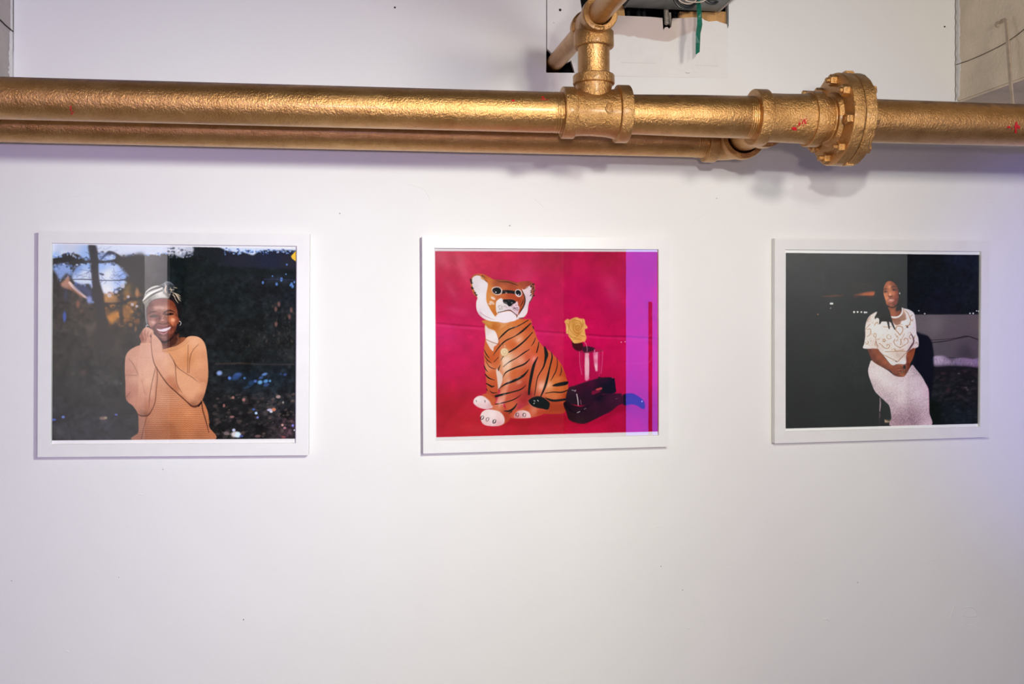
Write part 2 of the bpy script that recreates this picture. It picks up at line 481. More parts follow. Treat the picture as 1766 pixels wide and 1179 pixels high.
def paint_smiling_woman(cv):
    A1 = crop(80, 410, 6.55); A2 = crop(290, 410, 6.548); A3 = crop(230, 470, 8.42)
    A4 = crop(200, 570, 6.045); A5 = crop(360, 590, 6.55); A6 = crop(80, 590, 6.55)
    H, W = cv.H, cv.W
    bg = [(95,500,(46,40,38)), (150,540,(50,42,34)), (200,560,(54,44,32)), (100,620,(44,42,36)), (160,640,(40,40,38)),
          (100,720,(40,40,46)), (170,740,(36,38,46)), (220,600,(40,36,32)), (240,500,(44,38,32)), (300,480,(16,24,26)), (340,500,(14,22,22)),
          (400,520,(12,20,20)), (330,560,(26,26,28)), (450,560,(20,25,26)), (500,520,(24,28,36)), (500,600,(34,34,34)),
          (400,600,(22,26,26)), (440,590,(30,30,28)), (430,650,(14,28,42)), (480,650,(18,28,38)), (390,700,(24,24,24)),
          (440,700,(30,27,27)), (490,740,(46,36,40)), (380,740,(30,28,28)), (505,690,(34,38,42)), (430,620,(18,25,24)),
          (400,440,(28,34,42)), (470,450,(30,36,50))]
    cv.a[:] = cv.field((0, H, 0, W), bg, 2.0, 14)
    cl = cv.cloud(22, 0.16); cv.a *= (1 + cl[..., None])
    cl = cv.cloud(6, 0.16); cv.a *= (1 + cl[..., None])
    g = cv.rng
    # dim undergrowth on the left
    cv.scatter(95, 520, 240, 640, 160, (2, 6), [(84,66,44), (66,54,44), (58,52,50), (40,34,34), (30,28,30)], (0.12, 0.4), 1.0, 1.0)
    cv.scatter(90, 600, 245, 755, 110, (2, 7), [(56,52,46), (50,50,56), (34,34,36), (44,40,52)], (0.1, 0.35), 1.0, 1.6)
    # sky seen through the trees
    SKY = (206, 212, 232); BL = (92, 122, 186)
    cv.poly(A1((-40,20),(480,20),(490,80),(495,245),(430,250),(370,195),(300,180),(200,178),(150,215),(60,235),(-40,245)), SKY, 1.0,
            shade=[(90,430,(206,208,222)), (120,425,(196,200,216)), (150,440,(150,180,225)), (95,440,(150,180,220)), (110,438,(205,212,232))])
    cv.poly(A1((558,20),(1600,20),(1560,120),(1445,150),(1390,170),(1300,180),(1270,195),(1180,190),(1110,200),(1040,215),(960,192),(900,215),(860,220),(830,200),(760,160),(700,150),(660,180),(640,150),(580,160)), SKY, 1.0)
    cv.poly(A1((565,170),(640,165),(700,190),(770,190),(760,250),(700,265),(640,262),(585,240)), (170,190,228), 1.4)
    cv.poly(A1((70,330),(140,300),(230,285),(285,330),(292,400),(280,440),(230,400),(200,430),(150,480),(120,420)), (136,160,210), 1.8)
    cv.poly(A1((290,440),(330,340),(400,300),(485,280),(512,400),(528,555),(505,565),(480,520),(400,530),(320,500)), SKY, 1.2,
            shade=[A1((350,350))[0]+((120,150,205),), A1((430,420))[0]+((215,220,238),), A1((400,500))[0]+((205,215,240),), A1((480,300))[0]+((150,180,225),)])
    cv.poly(A1((580,300),(640,282),(740,285),(820,310),(860,360),(915,410),(890,480),(880,560),(820,560),(780,590),(765,625),(715,670),(650,640),(610,560),(590,470)), SKY, 1.2,
            shade=[A1((620,300))[0]+((150,180,228),), A1((700,420))[0]+((216,220,238),), A1((880,420))[0]+((140,170,225),), A1((680,590))[0]+((222,222,236),), A1((850,530))[0]+((170,190,232),)])
    edge = [A1((60,230),(200,190),(300,190),(420,240),(490,240)), A1((70,330),(130,300),(230,290),(290,340),(280,430),(150,480)), A1((300,330),(390,290),(485,290),(520,420),(520,560),(330,510)),
            A1((580,300),(700,280),(830,310),(920,430),(870,560),(770,600),(700,670)), A1((570,180),(640,250),(760,240),(770,180)), A1((860,215),(960,190),(1050,215),(1150,195),(1300,185),(1400,150))]
    for e in edge:
        for i in range(len(e) - 1):
            for _ in range(9):
                t = g.random(); x = e[i][0]*(1-t)+e[i+1][0]*t + g.normal(0, 1.6); y = e[i][1]*(1-t)+e[i+1][1]*t + g.normal(0, 1.6)
                cc = [(198,214,240), (140,170,220), (92,122,186), (60,78,120), (34,38,48)][g.integers(5)]
                cv.blob(x, y, g.uniform(1.0, 2.6), g.uniform(1.0, 2.6), cc, g.uniform(0.35, 0.8), 0.4)
    for _ in range(60):   # twigs crossing the sky
        x, y = [(100, 455), (140, 470), (190, 470), (185, 437), (200, 480)][g.integers(5)]
        x += g.normal(0, 14); y += g.normal(0, 8)
        cv.stroke([(x, y), (x + g.normal(0, 7), y + g.normal(2, 4)), (x + g.normal(0, 11), y + g.normal(4, 6))], g.uniform(0.4, 1.2), (64,76,110), g.uniform(0.15, 0.5), 0.7)
    cv.stroke(A1((60,300),(150,262),(300,255),(420,275),(500,265),(640,272),(800,262),(960,300),(1100,290)), [5, 3, 5, 3, 3.5, 3, 4, 10, 20], (32,32,38), 0.95, 1.6)
    cv.stroke(A1((300,470),(400,468),(520,472),(640,480),(800,480),(900,470)), [1.2, 1.6, 2, 1.4, 1.8, 3], (46,50,70), 0.8, 0.8)
    cv.stroke(A1((600,270),(660,200),(720,170),(790,200)), [2, 4, 3, 2], (50,66,104), 0.8, 1.2)
    cv.poly(A1((600,395),(650,410),(640,425),(605,410)), (50,54,76), 0.8)
    cv.poly(A1((800,230),(960,200),(1110,205),(1110,600),(960,500),(930,440),(870,350)), (44,40,40), 3)
    # house roof and blue facade
    cv.poly(A1((200,480),(250,430),(270,500),(300,560),(260,580),(190,560),(160,520)), (176,128,106), 1.5)
    cv.stroke(A1((262,505),(330,580),(400,640),(455,675)), [4, 6, 5, 4], (232,200,184), 0.95, 1.0)
    cv.stroke(A1((250,560),(330,610),(400,665)), 4, (150,96,74), 0.7, 1.5)
    cv.poly(A1((310,520),(480,560),(530,700),(480,740),(440,650),(340,580)), (66,74,120), 2.5, 0.8)
    cv.blob(*A1((485,700))[0], 4, 6, (150,160,214), 0.85, 0.9); cv.blob(*A1((525,725))[0], 3, 2.4, (120,150,200), 0.7, 0.8)
    cv.blob(*A1((205,890))[0], 3, 9, (66,92,178), 0.85, 0.8); cv.blob(*A1((220,640))[0], 4, 12, (56,66,110), 0.6, 1.0)
    cv.blob(*A1((355,750))[0], 3, 6, (136,84,66), 0.8, 0.9); cv.blob(*A1((400,830))[0], 5, 5, (104,76,60), 0.6, 1.0)
    # autumn foliage
    cv.scatter(178, 505, 240, 560, 150, (1.6, 5), [(176,116,52), (150,92,44), (196,136,62), (120,74,40), (60,44,34), (44,38,34)], (0.25, 0.75), 0.8)
    cv.poly(A1((650,650),(740,640),(800,650),(780,730),(700,740),(650,720)), (190,138,84), 2.5, 0.8)
    cv.poly(A1((700,870),(760,840),(820,850),(800,920),(740,965),(690,930)), (206,134,52), 2.5, 0.85)
    cv.poly(A1((880,560),(940,500),(960,560),(920,660),(880,640)), (130,98,52), 3, 0.7)
    cv.poly(A1((880,770),(980,760),(960,900),(900,940),(860,880)), (140,94,44), 3.5, 0.7)
    cv.stroke(A1((640,750),(760,742),(860,740),(960,690),(1080,680)), [4, 3, 5, 6, 5], (36,32,34), 0.9, 1.6)
    cv.stroke(A1((840,740),(845,860),(850,980)), 6, (38,34,34), 0.8, 1.8)
    for x, y, r in ((712,650,3.6), (925,665,2.6), (970,752,2.8), (1020,772,2.4), (790,610,3), (860,540,3.4)):
        cv.blob(*A1((x, y))[0], r, r, (196,190,204), 0.75, 0.4)
    cv.blob(*A1((1025,620))[0], 3.2, 8, (176,126,78), 0.8, 0.9); cv.blob(*A1((1008,1025))[0], 2, 5, (160,104,62), 0.6, 0.9)
    # trunk
    cv.poly(A1((474,84),(556,84),(580,200),(585,330),(595,470),(640,640),(665,820),(710,1010),(760,1240),(560,1240),(570,1000),(560,800),(530,660),(512,420),(498,250)), (38,35,40), 1.4,
            shade=[A1((520,150))[0]+((40,38,46),), A1((600,700))[0]+((40,36,40),), A1((620,1050))[0]+((44,38,34),)])
    # ---- right hand side
    cv.poly(A2((-60,60),(270,60),(290,140),(250,180),(200,190),(150,220),(90,200),(60,180),(0,185)), (206,208,222), 1.2, 0.9)
    for _ in range(60): cv.blob(290 + g.uniform(-2, 42), 430 + g.uniform(-3, 14), g.uniform(0.8, 3), g.uniform(0.8, 2.4), [(222,220,228), (120,128,150), (60,64,74)][g.integers(3)], 0.6, 0.5)
    cv.poly(A2((300,80),(620,90),(700,150),(800,170),(940,200),(1060,150),(1180,150),(1440,165),(1452,360),(1200,345),(1000,335),(660,320),(480,235),(330,160)), (30,33,40), 1.5,
            shade=[A2((450,150))[0]+((26,30,34),), A2((800,260))[0]+((32,34,46),), A2((1150,250))[0]+((30,34,54),), A2((1400,300))[0]+((36,36,48),)])
    cv.poly(A2((600,60),(1500,60),(1500,140),(1350,140),(1200,145),(1080,140),(1010,160),(960,195),(890,175),(820,160),(770,165),(700,150),(650,140)), (196,206,232), 1.0)
    for _ in range(90): cv.blob(*A2((g.uniform(620, 1440), g.normal(155, 16)))[0], g.uniform(0.8, 2.4), g.uniform(0.8, 2), [(170,196,236), (110,146,214), (60,84,140), (30,36,50)][g.integers(4)], 0.7, 0.5)
    cv.poly(A2((0,230),(260,268),(500,300),(640,330),(1080,348),(1440,360),(1440,420),(800,420),(300,400),(0,330)), (16,24,24), 2.5, 0.8)
    cv.poly(A2((1452,138),(1410,180),(1386,208),(1400,235),(1452,274)), (232,184,62), 0.5, smooth=False)
    for x, y, r in ((1070,505,2.0), (1225,522,2.2), (1280,465,2.4), (1278,482,1.6), (1330,410,1.2), (1395,520,2.2), (1405,548,2.4), (1380,535,1.6), (1425,500,1.6), (1178,432,1.2), (1340,302,1.5)):
        cv.blob(*A2((x, y))[0], r, r * 1.3, (92,134,206), 0.85, 0.7)
    cv.stroke(A2((1080,466),(1280,468),(1440,480)), 1.2, (48,58,90), 0.7, 0.8)
    cv.scatter(455, 520, 508, 590, 120, (0.8, 3.4), [(70,60,52), (58,56,58), (40,42,42), (20,24,26)], (0.2, 0.6), 0.7, 0.7)
    for x, y in ((1215,805), (1250,750), (1390,815), (1370,890), (1218,975)): cv.blob(*A2((x, y))[0], 2.4, 4.5, (136,92,86), 0.7, 0.9)
    cv.scatter(395, 560, 508, 625, 150, (0.8, 3.2), [(62,56,48), (48,48,46), (34,38,38), (16,20,20)], (0.2, 0.55), 0.7, 0.6)
    # blue lit water and the ground
    cv.stroke(A5((80,245),(250,240),(370,238),(520,246),(800,250),(960,248)), [2, 2.4, 3, 1.6, 1.6, 2], (92,70,66), 0.55, 1.4)
    for x, y, rx, ry, c in ((120,348,4.6,4,(150,178,238)), (235,405,2.8,3,(96,138,226)), (325,370,7,4,(62,90,150)), (300,400,7,4,(44,70,118)), (405,405,2.2,2.2,(74,120,176)),
                            (525,440,3,2.4,(82,112,192)), (580,452,4,3.4,(108,170,226)), (645,440,4,3,(92,150,214)), (692,437,2,2,(96,160,222)), (630,362,5,2.4,(96,130,196)),
                            (590,400,4,2.4,(60,84,140)), (650,480,5,3,(56,78,130)), (480,460,5,4,(36,62,100)), (440,505,7,2,(36,58,84)), (862,365,3,2.4,(58,72,130)), (815,360,2,2,(50,62,104))):
        cv.blob(*A5((x, y))[0], rx, ry, c, 0.85, 0.8, -0.3)
    cv.scatter(370, 678, 508, 755, 330, (0.8, 3.0), [(84,70,66), (104,84,78), (64,56,58), (40,38,40), (20,20,22), (16,18,20)], (0.2, 0.7), 0.7, 1.5, -0.2)
    cv.scatter(480, 720, 508, 756, 60, (0.8, 3.0), [(112,80,92), (92,66,76), (50,40,52)], (0.2, 0.6), 0.7, 1.2)
    for x, y, rx, ry, c in ((785,615,4,3,(168,140,138)), (275,625,2.4,2.4,(170,122,112)), (395,650,2.8,2.8,(166,112,110)), (172,715,2,3,(150,98,98)), (840,680,1.6,2.2,(150,140,132)),
                            (508,758,2.6,2,(70,92,160)), (535,800,2.4,2.4,(190,220,252)), (552,850,2,2,(120,130,206)), (690,765,5,2.4,(190,184,214)), (735,760,3.6,3,(206,128,96)), (705,785,2.6,2,(214,214,232)),
                            (832,935,2,2.2,(206,160,148)), (858,967,2.4,2,(184,122,140)), (950,940,2,2.4,(128,128,226)), (968,993,1.4,1.6,(208,206,226)), (262,842,4,2,(150,106,104)),
                            (283,992,2.8,2.6,(196,204,240)), (300,1040,7,5,(224,214,214)), (330,1045,5,5,(206,226,250)), (370,1060,3,2,(72,80,150)), (200,1030,5,3,(120,104,104)), (845,1070,4,2.4,(126,70,72)), (555,1060,5,2.5,(112,84,84))):
        cv.blob(*A5((x, y))[0], rx, ry, c, 0.9, 0.6)
    for x, y, rx, ry, c in ((82,875,4,2.2,(84,104,206)), (190,845,2.8,2.4,(110,144,226)), (788,818,2.6,1.8,(96,110,206)), (640,858,6,3,(150,118,106)), (670,852,2.4,2,(160,154,124)), (420,340,5,5,(70,54,48)), (560,400,3,3,(58,56,60)), (840,468,1.6,1.6,(90,92,92))):
        cv.blob(*A6((x, y))[0], rx, ry, c, 0.75, 0.7)
    # ---- the woman: neck, shoulder
    cv.poly(A3((395,930),(640,880),(665,940),(700,938),(770,945),(760,1000),(600,1110),(420,1110)), (96,54,40), 0.5,
            shade=[A3((450,1030))[0]+((84,50,44),), A3((560,1020))[0]+((70,38,32),), A3((620,960))[0]+((60,32,26),), A3((720,960))[0]+((150,84,54),), A3((680,1010))[0]+((140,84,58),), A3((430,1085))[0]+((130,84,70),)])
    # hair behind
    cv.poly(A3((420,350),(520,290),(600,290),(660,360),(700,470),(690,620),(670,780),(640,900),(600,870),(600,600),(560,450)), (28,24,26), 0.8)
    # ear
    cv.poly(A3((640,660),(665,665),(672,700),(655,740),(640,740)), (120,62,44), 0.3)
    # face
    S = lambda x, y, c: A3((x, y))[0] + (c,)
    cv.poly(A3((198,520),(225,450),(280,405),(340,384),(430,370),(500,380),(560,410),(605,460),(635,540),(648,640),(640,720),(622,800),(590,870),(545,930),(490,975),(440,990),(395,970),(345,920),(290,850),(235,780),(208,700),(196,600)),
            (130,76,58), 0.45, power=2.8, soft=2.0, shade=[
            S(240,470,(96,58,50)), S(330,430,(132,84,74)), S(430,410,(128,80,72)), S(420,480,(142,92,80)), S(350,530,(168,116,100)), S(420,530,(186,138,120)), S(480,520,(170,112,92)), S(560,450,(126,62,40)), S(600,500,(110,52,34)), S(560,520,(150,82,54)),
            S(225,560,(104,64,56)), S(250,650,(120,74,64)), S(290,680,(160,108,94)), S(280,730,(190,144,128)), S(250,740,(150,98,86)), S(340,680,(120,72,60)), S(370,640,(92,52,44)), S(400,610,(130,82,70)), S(420,650,(150,100,86)), S(425,700,(160,102,86)), S(450,590,(92,52,42)),
            S(460,640,(132,78,60)), S(500,650,(150,88,62)), S(540,660,(196,112,76)), S(575,680,(244,156,112)), S(600,640,(176,92,60)), S(560,740,(206,118,80)), S(620,700,(130,64,44)), S(625,620,(104,52,38)), S(600,790,(110,56,42)), S(580,820,(140,74,54)), S(540,870,(150,84,64)),
            S(480,740,(116,66,52)), S(330,770,(112,66,60)), S(290,810,(96,56,50)), S(320,870,(84,48,44)), S(360,900,(110,68,62)), S(420,920,(140,96,88)), S(450,950,(124,80,72)), S(500,930,(96,52,44)), S(400,890,(96,54,50)), S(560,900,(84,42,34)), S(380,960,(60,34,30))])
    cv.stroke(A3((300,500),(360,506),(430,512),(490,520)), 1.1, (206,160,144), 0.5, 1.2)
    cv.stroke(A3((240,520),(340,540),(430,545)), 0.8, (104,62,52), 0.5, 0.8)
    # brows
    cv.stroke(A3((212,610),(245,582),(290,566),(348,566)), [0.8, 1.6, 2.0, 1.0], (62,38,34), 0.75, 0.9)
    cv.stroke(A3((440,598),(470,566),(520,548),(570,560),(602,580)), [0.8, 1.8, 2.4, 1.6, 0.6], (44,24,20), 0.85, 0.8)
    for x, y, rx, ry, c, a, r in ((400,500,12,3.4,(206,160,140),0.55,0), (330,520,6,3,(196,148,130),0.45,-0.2), (290,720,5.5,3.4,(214,168,150),0.6,0.3), (575,690,4.2,3.4,(255,190,150),0.75,0.2), (430,935,6,2.4,(176,128,116),0.5,0), (255,750,3,3,(180,130,116),0.4,0), (552,450,5,6,(120,50,30),0.45,0), (335,660,4,1.6,(84,48,42),0.5,0.2), (500,640,4,1.4,(100,52,38),0.5,-0.1), (410,600,1.6,6,(176,124,108),0.5,0), (390,665,1.6,4,(96,54,46),0.5,0.3), (600,830,3,6,(84,40,30),0.5,-0.4)):
        cv.blob(*A3((x, y))[0], rx, ry, c, a, 1.0, r)
    # eyes
    cv.poly(A3((225,640),(270,618),(310,610),(352,622),(345,640),(300,650),(255,652)), (72,44,40), 0.5, 0.9)
    cv.poly(A3((268,630),(300,616),(338,622),(330,636),(295,640)), (96,78,66), 0.5, 0.8)
    cv.blob(*A3((305,624))[0], 1.5, 1.0, (60,56,38), 0.9, 0.5)
    cv.stroke(A3((228,650),(280,664),(340,656),(365,640)), 0.9, (166,112,96), 0.7, 0.7)
    cv.poly(A3((458,612),(490,596),(540,584),(586,594),(575,612),(530,618),(480,620)), (44,24,20), 0.4, 0.95)
    cv.poly(A3((484,610),(500,600),(522,598),(510,612)), (84,58,48), 0.5, 0.5)
    cv.blob(*A3((535,600))[0], 2.0, 1.2, (16,12,12), 1, 0.5)
    cv.stroke(A3((465,632),(520,636),(580,622)), 0.9, (200,128,96), 0.7, 0.7)
    cv.stroke(A3((440,620),(425,650),(418,690)), 1.6, (190,142,124), 0.6, 0.8)
    cv.stroke(A3((372,650),(380,690),(360,730)), 1.2, (76,44,38), 0.7, 0.7)
    cv.stroke(A3((468,640),(486,690),(506,715)), 1.0, (76,40,30), 0.7, 0.7)
    # nose
    cv.poly(A3((360,720),(385,690),(430,678),(475,690),(506,714),(490,736),(440,742),(390,744)), (140,88,74), 0.5, 0.8)
    cv.blob(*A3((425,690))[0], 3.0, 1.4, (196,146,130), 0.8, 0.8)
    cv.stroke(A3((360,735),(400,742),(430,750),(470,738),(505,722)), [1, 1.3, 0.8, 1.4, 1], (60,32,28), 0.9, 0.5)
    # smile folds and mouth
    cv.stroke(A3((345,735),(310,780),(300,830),(320,880)), [0.8, 1.4, 1.4, 0.6], (66,38,36), 0.75, 0.8)
    cv.stroke(A3((512,728),(545,760),(562,800),(545,850)), [0.8, 1.6, 1.4, 0.6], (72,34,26), 0.8, 0.8)
    cv.poly(A3((328,812),(345,780),(395,762),(445,770),(500,755),(545,775),(556,790),(540,812),(500,850),(450,895),(400,885),(355,850)), (116,62,60), 0.4)
    cv.stroke(A3((380,768),(440,776),(500,762)), 1.0, (176,122,118), 0.7, 0.7)
    cv.poly(A3((338,816),(395,822),(450,812),(500,800),(544,786),(530,815),(490,842),(440,856),(385,850),(355,836)), (236,220,226), 0.35)
    cv.stroke(A3((350,822),(430,838),(480,832),(535,800)), 0.5, (160,120,124), 0.6, 0.4)
    for x in (385, 410, 436, 462, 488): cv.stroke(A3((x, 818), (x + 1, 850)), 0.3, (176,148,152), 0.6, 0.4)
    cv.stroke(A3((365,855),(410,882),(455,886),(500,850)), [1, 2.4, 2.2, 1], (184,126,130), 0.9, 0.6)
    cv.stroke(A3((360,905),(430,925),(500,900)), 1.3, (76,44,40), 0.5, 1.0)
    cv.stroke(A3((290,870),(350,950),(420,1005),(490,998),(560,950),(620,870)), [1, 2.6, 3.2, 3.2, 2.4, 1], (34,20,20), 0.9, 0.9)
    # neckline shadow and necklace
    cv.stroke(A3((640,925),(652,980),(620,1040),(560,1070)), 0.7, (190,140,112), 0.6, 0.5)
    # head wrap
    cv.poly(A3((132,420),(150,360),(172,290),(220,235),(290,196),(365,184),(400,170),(440,150),(470,130),(520,135),(570,165),(600,200),(590,260),(545,300),(514,372),(430,366),(335,378),(275,402),(222,446),(196,500),(192,600),(205,740),(180,720),(168,600),(165,480),(148,450)),
            (130,126,124), 0.5, shade=[S(150,400,(150,144,128)), S(220,300,(180,176,170)), S(300,230,(160,158,152)), S(380,200,(120,118,118)), S(470,170,(98,102,108)), S(560,200,(60,64,70)), S(200,470,(120,112,106)), S(185,600,(112,102,104)), S(260,380,(126,120,112)), S(500,330,(120,112,108)), S(400,300,(200,196,190))])
    cv.poly(A3((205,440),(240,370),(300,320),(370,285),(420,272),(445,310),(490,345),(512,372),(430,366),(335,378),(275,402),(230,440),(200,500)), (196,192,184), 0.6,
            shade=[S(230,400,(112,106,98)), S(290,360,(150,146,138)), S(380,310,(224,222,216)), S(440,340,(206,200,194)), S(500,365,(150,142,138)), S(350,360,(190,186,180))])
    cv.stroke(A3((178,288),(230,240),(300,205),(360,192)), [1.0, 1.8, 2.0, 1.2], (218,214,206), 0.95, 0.4)
    cv.stroke(A3((182,300),(240,262),(310,232),(380,216),(410,200)), [0.8, 1.3, 1.6, 1.4, 1], (40,38,38), 0.9, 0.4)
    cv.stroke(A3((138,405),(190,345),(250,300),(330,262),(400,232),(425,220)), [1.4, 3.0, 3.6, 3.0, 2.6, 1.4], (228,226,220), 0.95, 0.5)
    cv.stroke(A3((150,420),(215,365),(280,320),(340,290),(420,262)), [0.8, 1.2, 1.8, 1.6, 1], (52,48,46), 0.85, 0.5)
    cv.stroke(A3((128,440),(122,500),(135,560)), 0.8, (120,116,110), 0.6, 0.7)
    cv.stroke(A3((390,185),(430,200),(450,240),(440,300)), [1, 2.4, 1.6, 1], (56,54,58), 0.85, 0.5)
    cv.stroke(A3((455,150),(470,200),(455,250),(450,285)), [1.2, 2.6, 3.0, 1.6], (176,168,160), 0.9, 0.5)
    cv.stroke(A3((480,190),(462,245),(478,290)), [1, 1.8, 1], (224,200,180), 0.9, 0.4)
    cv.stroke(A3((440,160),(475,138),(530,140),(575,175)), [1.2, 1.8, 1.6, 1], (128,136,146), 0.8, 0.6)
    cv.poly(A3((500,190),(540,170),(600,205),(580,250),(540,290),(505,300)), (52,56,62), 0.8, 0.8)
    for p in (((520,240),(560,250),(590,240)), ((535,215),(550,250),(545,285)), ((512,320),(540,318)), ((585,212),(615,220),(640,226)), ((560,280),(620,322),(660,372),(690,416)), ((575,300),(600,360),(628,410),(652,442)), ((590,290),(640,330),(688,378)), ((600,296),(650,318),(686,342)), ((565,320),(590,335),(610,352)), ((620,330),(655,380),(668,410))):
        cv.stroke(A3(*p), [0.6, 1.1, 0.5], (226,206,176), 0.95, 0.35)
    # earrings
    cv.stroke(A3((668,706),(684,712),(692,735),(684,758),(672,764)), [1.2, 0.9, 0.8, 0.8, 0.6], (232,222,216), 1, 0.3)
    cv.stroke(A3((184,800),(188,772),(205,756),(214,770)), 0.9, (222,222,214), 1, 0.3)
    # hands
    cv.poly(A3((84,922),(105,885),(135,830),(165,800),(205,790),(250,812),(285,835),(298,870),(300,930),(280,1000),(262,1040),(110,1042),(112,1000),(98,960)), (168,112,90), 0.4,
            shade=[S(110,900,(150,92,76)), S(150,850,(190,136,112)), S(200,820,(206,156,132)), S(250,850,(214,166,142)), S(280,880,(190,138,114)), S(130,960,(120,66,56)), S(170,940,(186,126,104)), S(220,940,(206,154,130)), S(150,1010,(170,112,92)), S(215,1000,(208,160,136)), S(250,1010,(160,104,84))])
    for p in (((130,850),(120,900),(140,960),(135,1000)), ((175,830),(165,880),(185,930),(175,990)), ((228,840),(205,890),(215,940)), ((262,885),(248,915),(262,960),(258,1020))):
        cv.stroke(A3(*p), [0.5, 1.0, 0.5], (104,58,48), 0.75, 0.5)
    # sweater
    K = lambda x, y, c: A4((x, y))[0] + (c,)
    def knit(fx, fy, amp, skew=0.0):
        def f(xx, yy):
            y = yy + skew * xx
            v = np.sin(2*np.pi*(y / fy + 0.22*np.abs(np.sin(np.pi * xx / fx))))
            return 1 + amp * v
        return f
    cv.poly(A4((95,300),(112,240),(160,190),(250,150),(300,160),(400,120),(480,190),(560,176),(640,152),(700,112),(745,66),(800,55),(860,66),(905,100),(935,160),(950,250),(962,400),(958,520),(935,620),(900,720),(935,790),(962,870),(972,1000),(1000,1145),(205,1145),(232,1060),(234,960),(228,870),(180,790),(120,740),(100,690),(98,560),(92,420)),
            (206,146,112), 0.35, tex=knit(4.6, 2.3, 0.06), power=2.6, soft=4, shade=[
            K(140,240,(196,146,122)), K(120,330,(190,138,118)), K(120,450,(184,130,110)), K(120,600,(180,124,106)), K(110,690,(160,104,88)), K(200,300,(204,154,130)), K(200,500,(200,150,126)), K(180,720,(190,132,108)), K(260,820,(176,118,92)),
            K(260,960,(160,108,86)), K(250,1100,(150,98,78)), K(400,900,(186,128,98)), K(400,1100,(160,104,76)), K(480,700,(200,144,112)), K(480,500,(204,150,120)), K(560,640,(190,132,100)), K(600,900,(190,124,84)), K(600,1100,(160,100,68)),
            K(620,250,(214,152,108)), K(700,200,(222,160,116)), K(820,110,(228,170,132)), K(900,160,(218,158,118)), K(930,260,(206,144,106)), K(700,350,(208,144,100)), K(760,300,(200,134,88)), K(860,350,(216,156,116)), K(920,450,(204,142,104)), K(930,560,(190,126,92)), K(880,660,(190,128,92)),
            K(780,640,(212,152,118)), K(700,540,(218,162,130)), K(650,450,(216,160,128)), K(820,760,(186,122,88)), K(760,850,(206,136,92)), K(740,1000,(186,118,76)), K(860,900,(190,122,82)), K(880,1080,(166,104,70)), K(950,1000,(180,112,76)), K(940,820,(186,116,74)), K(560,1000,(160,100,66))])
    # coarser rows low on the body
    def rows(xx, yy):
        v = np.sin(2*np.pi*(yy / 3.3 + 0.30*np.abs(np.sin(np.pi * xx / 5.5))))
        return 1 + 0.13 * v
    m = cv.mask(cv.T(catmull(A4((330,900),(420,760),(560,640),(700,760),(820,830),(900,800),(940,900),(985,1145),(260,1145)), True, 4)), 5)
    if m:
        bb, mm = m; y0, y1, x0, x1 = bb
        yy, xx = np.mgrid[y0:y1, x0:x1].astype(np.float32) / cv.ppx
        cv.a[y0:y1, x0:x1] *= (1 + (rows(xx, yy) - 1) * mm)[..., None]
    # forearm in front, hand side sleeve
    cv.poly(A4((250,150),(265,132),(340,128),(372,150),(380,250),(400,330),(412,420),(405,560),(395,740),(360,840),(320,885),(270,886),(235,860),(215,790),(230,640),(235,450),(222,380),(238,280)), (206,156,132), 0.5, tex=knit(5, 2.4, 0.045),
            shade=[K(300,180,(208,158,134)), K(270,250,(210,160,138)), K(350,220,(216,168,146)), K(260,360,(206,156,132)), K(340,400,(216,168,142)), K(330,520,(222,176,148)), K(270,520,(204,152,126)), K(300,650,(196,142,118)), K(360,640,(212,160,132)), K(370,760,(190,132,106)), K(300,800,(176,118,92)), K(250,740,(190,132,108)), K(290,870,(140,90,70))])
    cv.poly(A4((362,70),(385,40),(410,45),(450,90),(475,130),(500,230),(560,245),(610,330),(625,420),(640,560),(700,640),(760,690),(850,560),(930,540),(930,640),(890,740),(850,785),(800,786),(740,740),(640,650),(540,560),(440,420),(400,340),(375,220)), (214,160,130), 0.5, tex=knit(4.6, 2.3, 0.05),
            shade=[K(400,100,(206,156,134)), K(440,160,(214,166,144)), K(400,220,(210,160,136)), K(460,260,(216,166,140)), K(430,330,(206,152,124)), K(520,320,(218,168,136)), K(500,440,(208,154,124)), K(580,420,(220,168,132)), K(560,520,(190,124,92)), K(620,600,(178,114,82)), K(700,640,(214,158,124)), K(680,700,(182,118,86)), K(780,700,(210,150,116)), K(800,770,(150,96,70)), K(860,620,(214,154,114)), K(900,700,(176,114,84)), K(800,620,(216,158,122))])
    cv.poly(A4((640,400),(720,440),(790,480),(860,530),(870,600),(800,690),(740,690),(690,640),(650,560),(625,470)), (218,162,124), 2.0, 0.8, tex=knit(3.4, 2.6, 0.06, 0.5))
    for x in range(252, 372, 11): cv.stroke(A4((x + (x-310)*0.02, 142), (x - 6, 290)), 0.45, (160,110,92), 0.3, 0.45)
    for x in range(384, 480, 12): cv.stroke(A4((x - 8, 70 + (x-384)*0.5), (x + 14, 230)), 0.45, (160,110,92), 0.3, 0.45)
    # neck ribbing
    for k in range(26):
        t = k / 25; x = 480 + t * 250; y = 190 - 6*t - 105 * t**2.2
        cv.stroke(A4((x, y), (x + 12 - 6*t, y + 30)), 0.45, (150,94,58), 0.55, 0.4)
    cv.stroke(A4((480,215),(560,212),(650,188),(720,145),(770,95)), 0.7, (176,112,72), 0.6, 0.6)
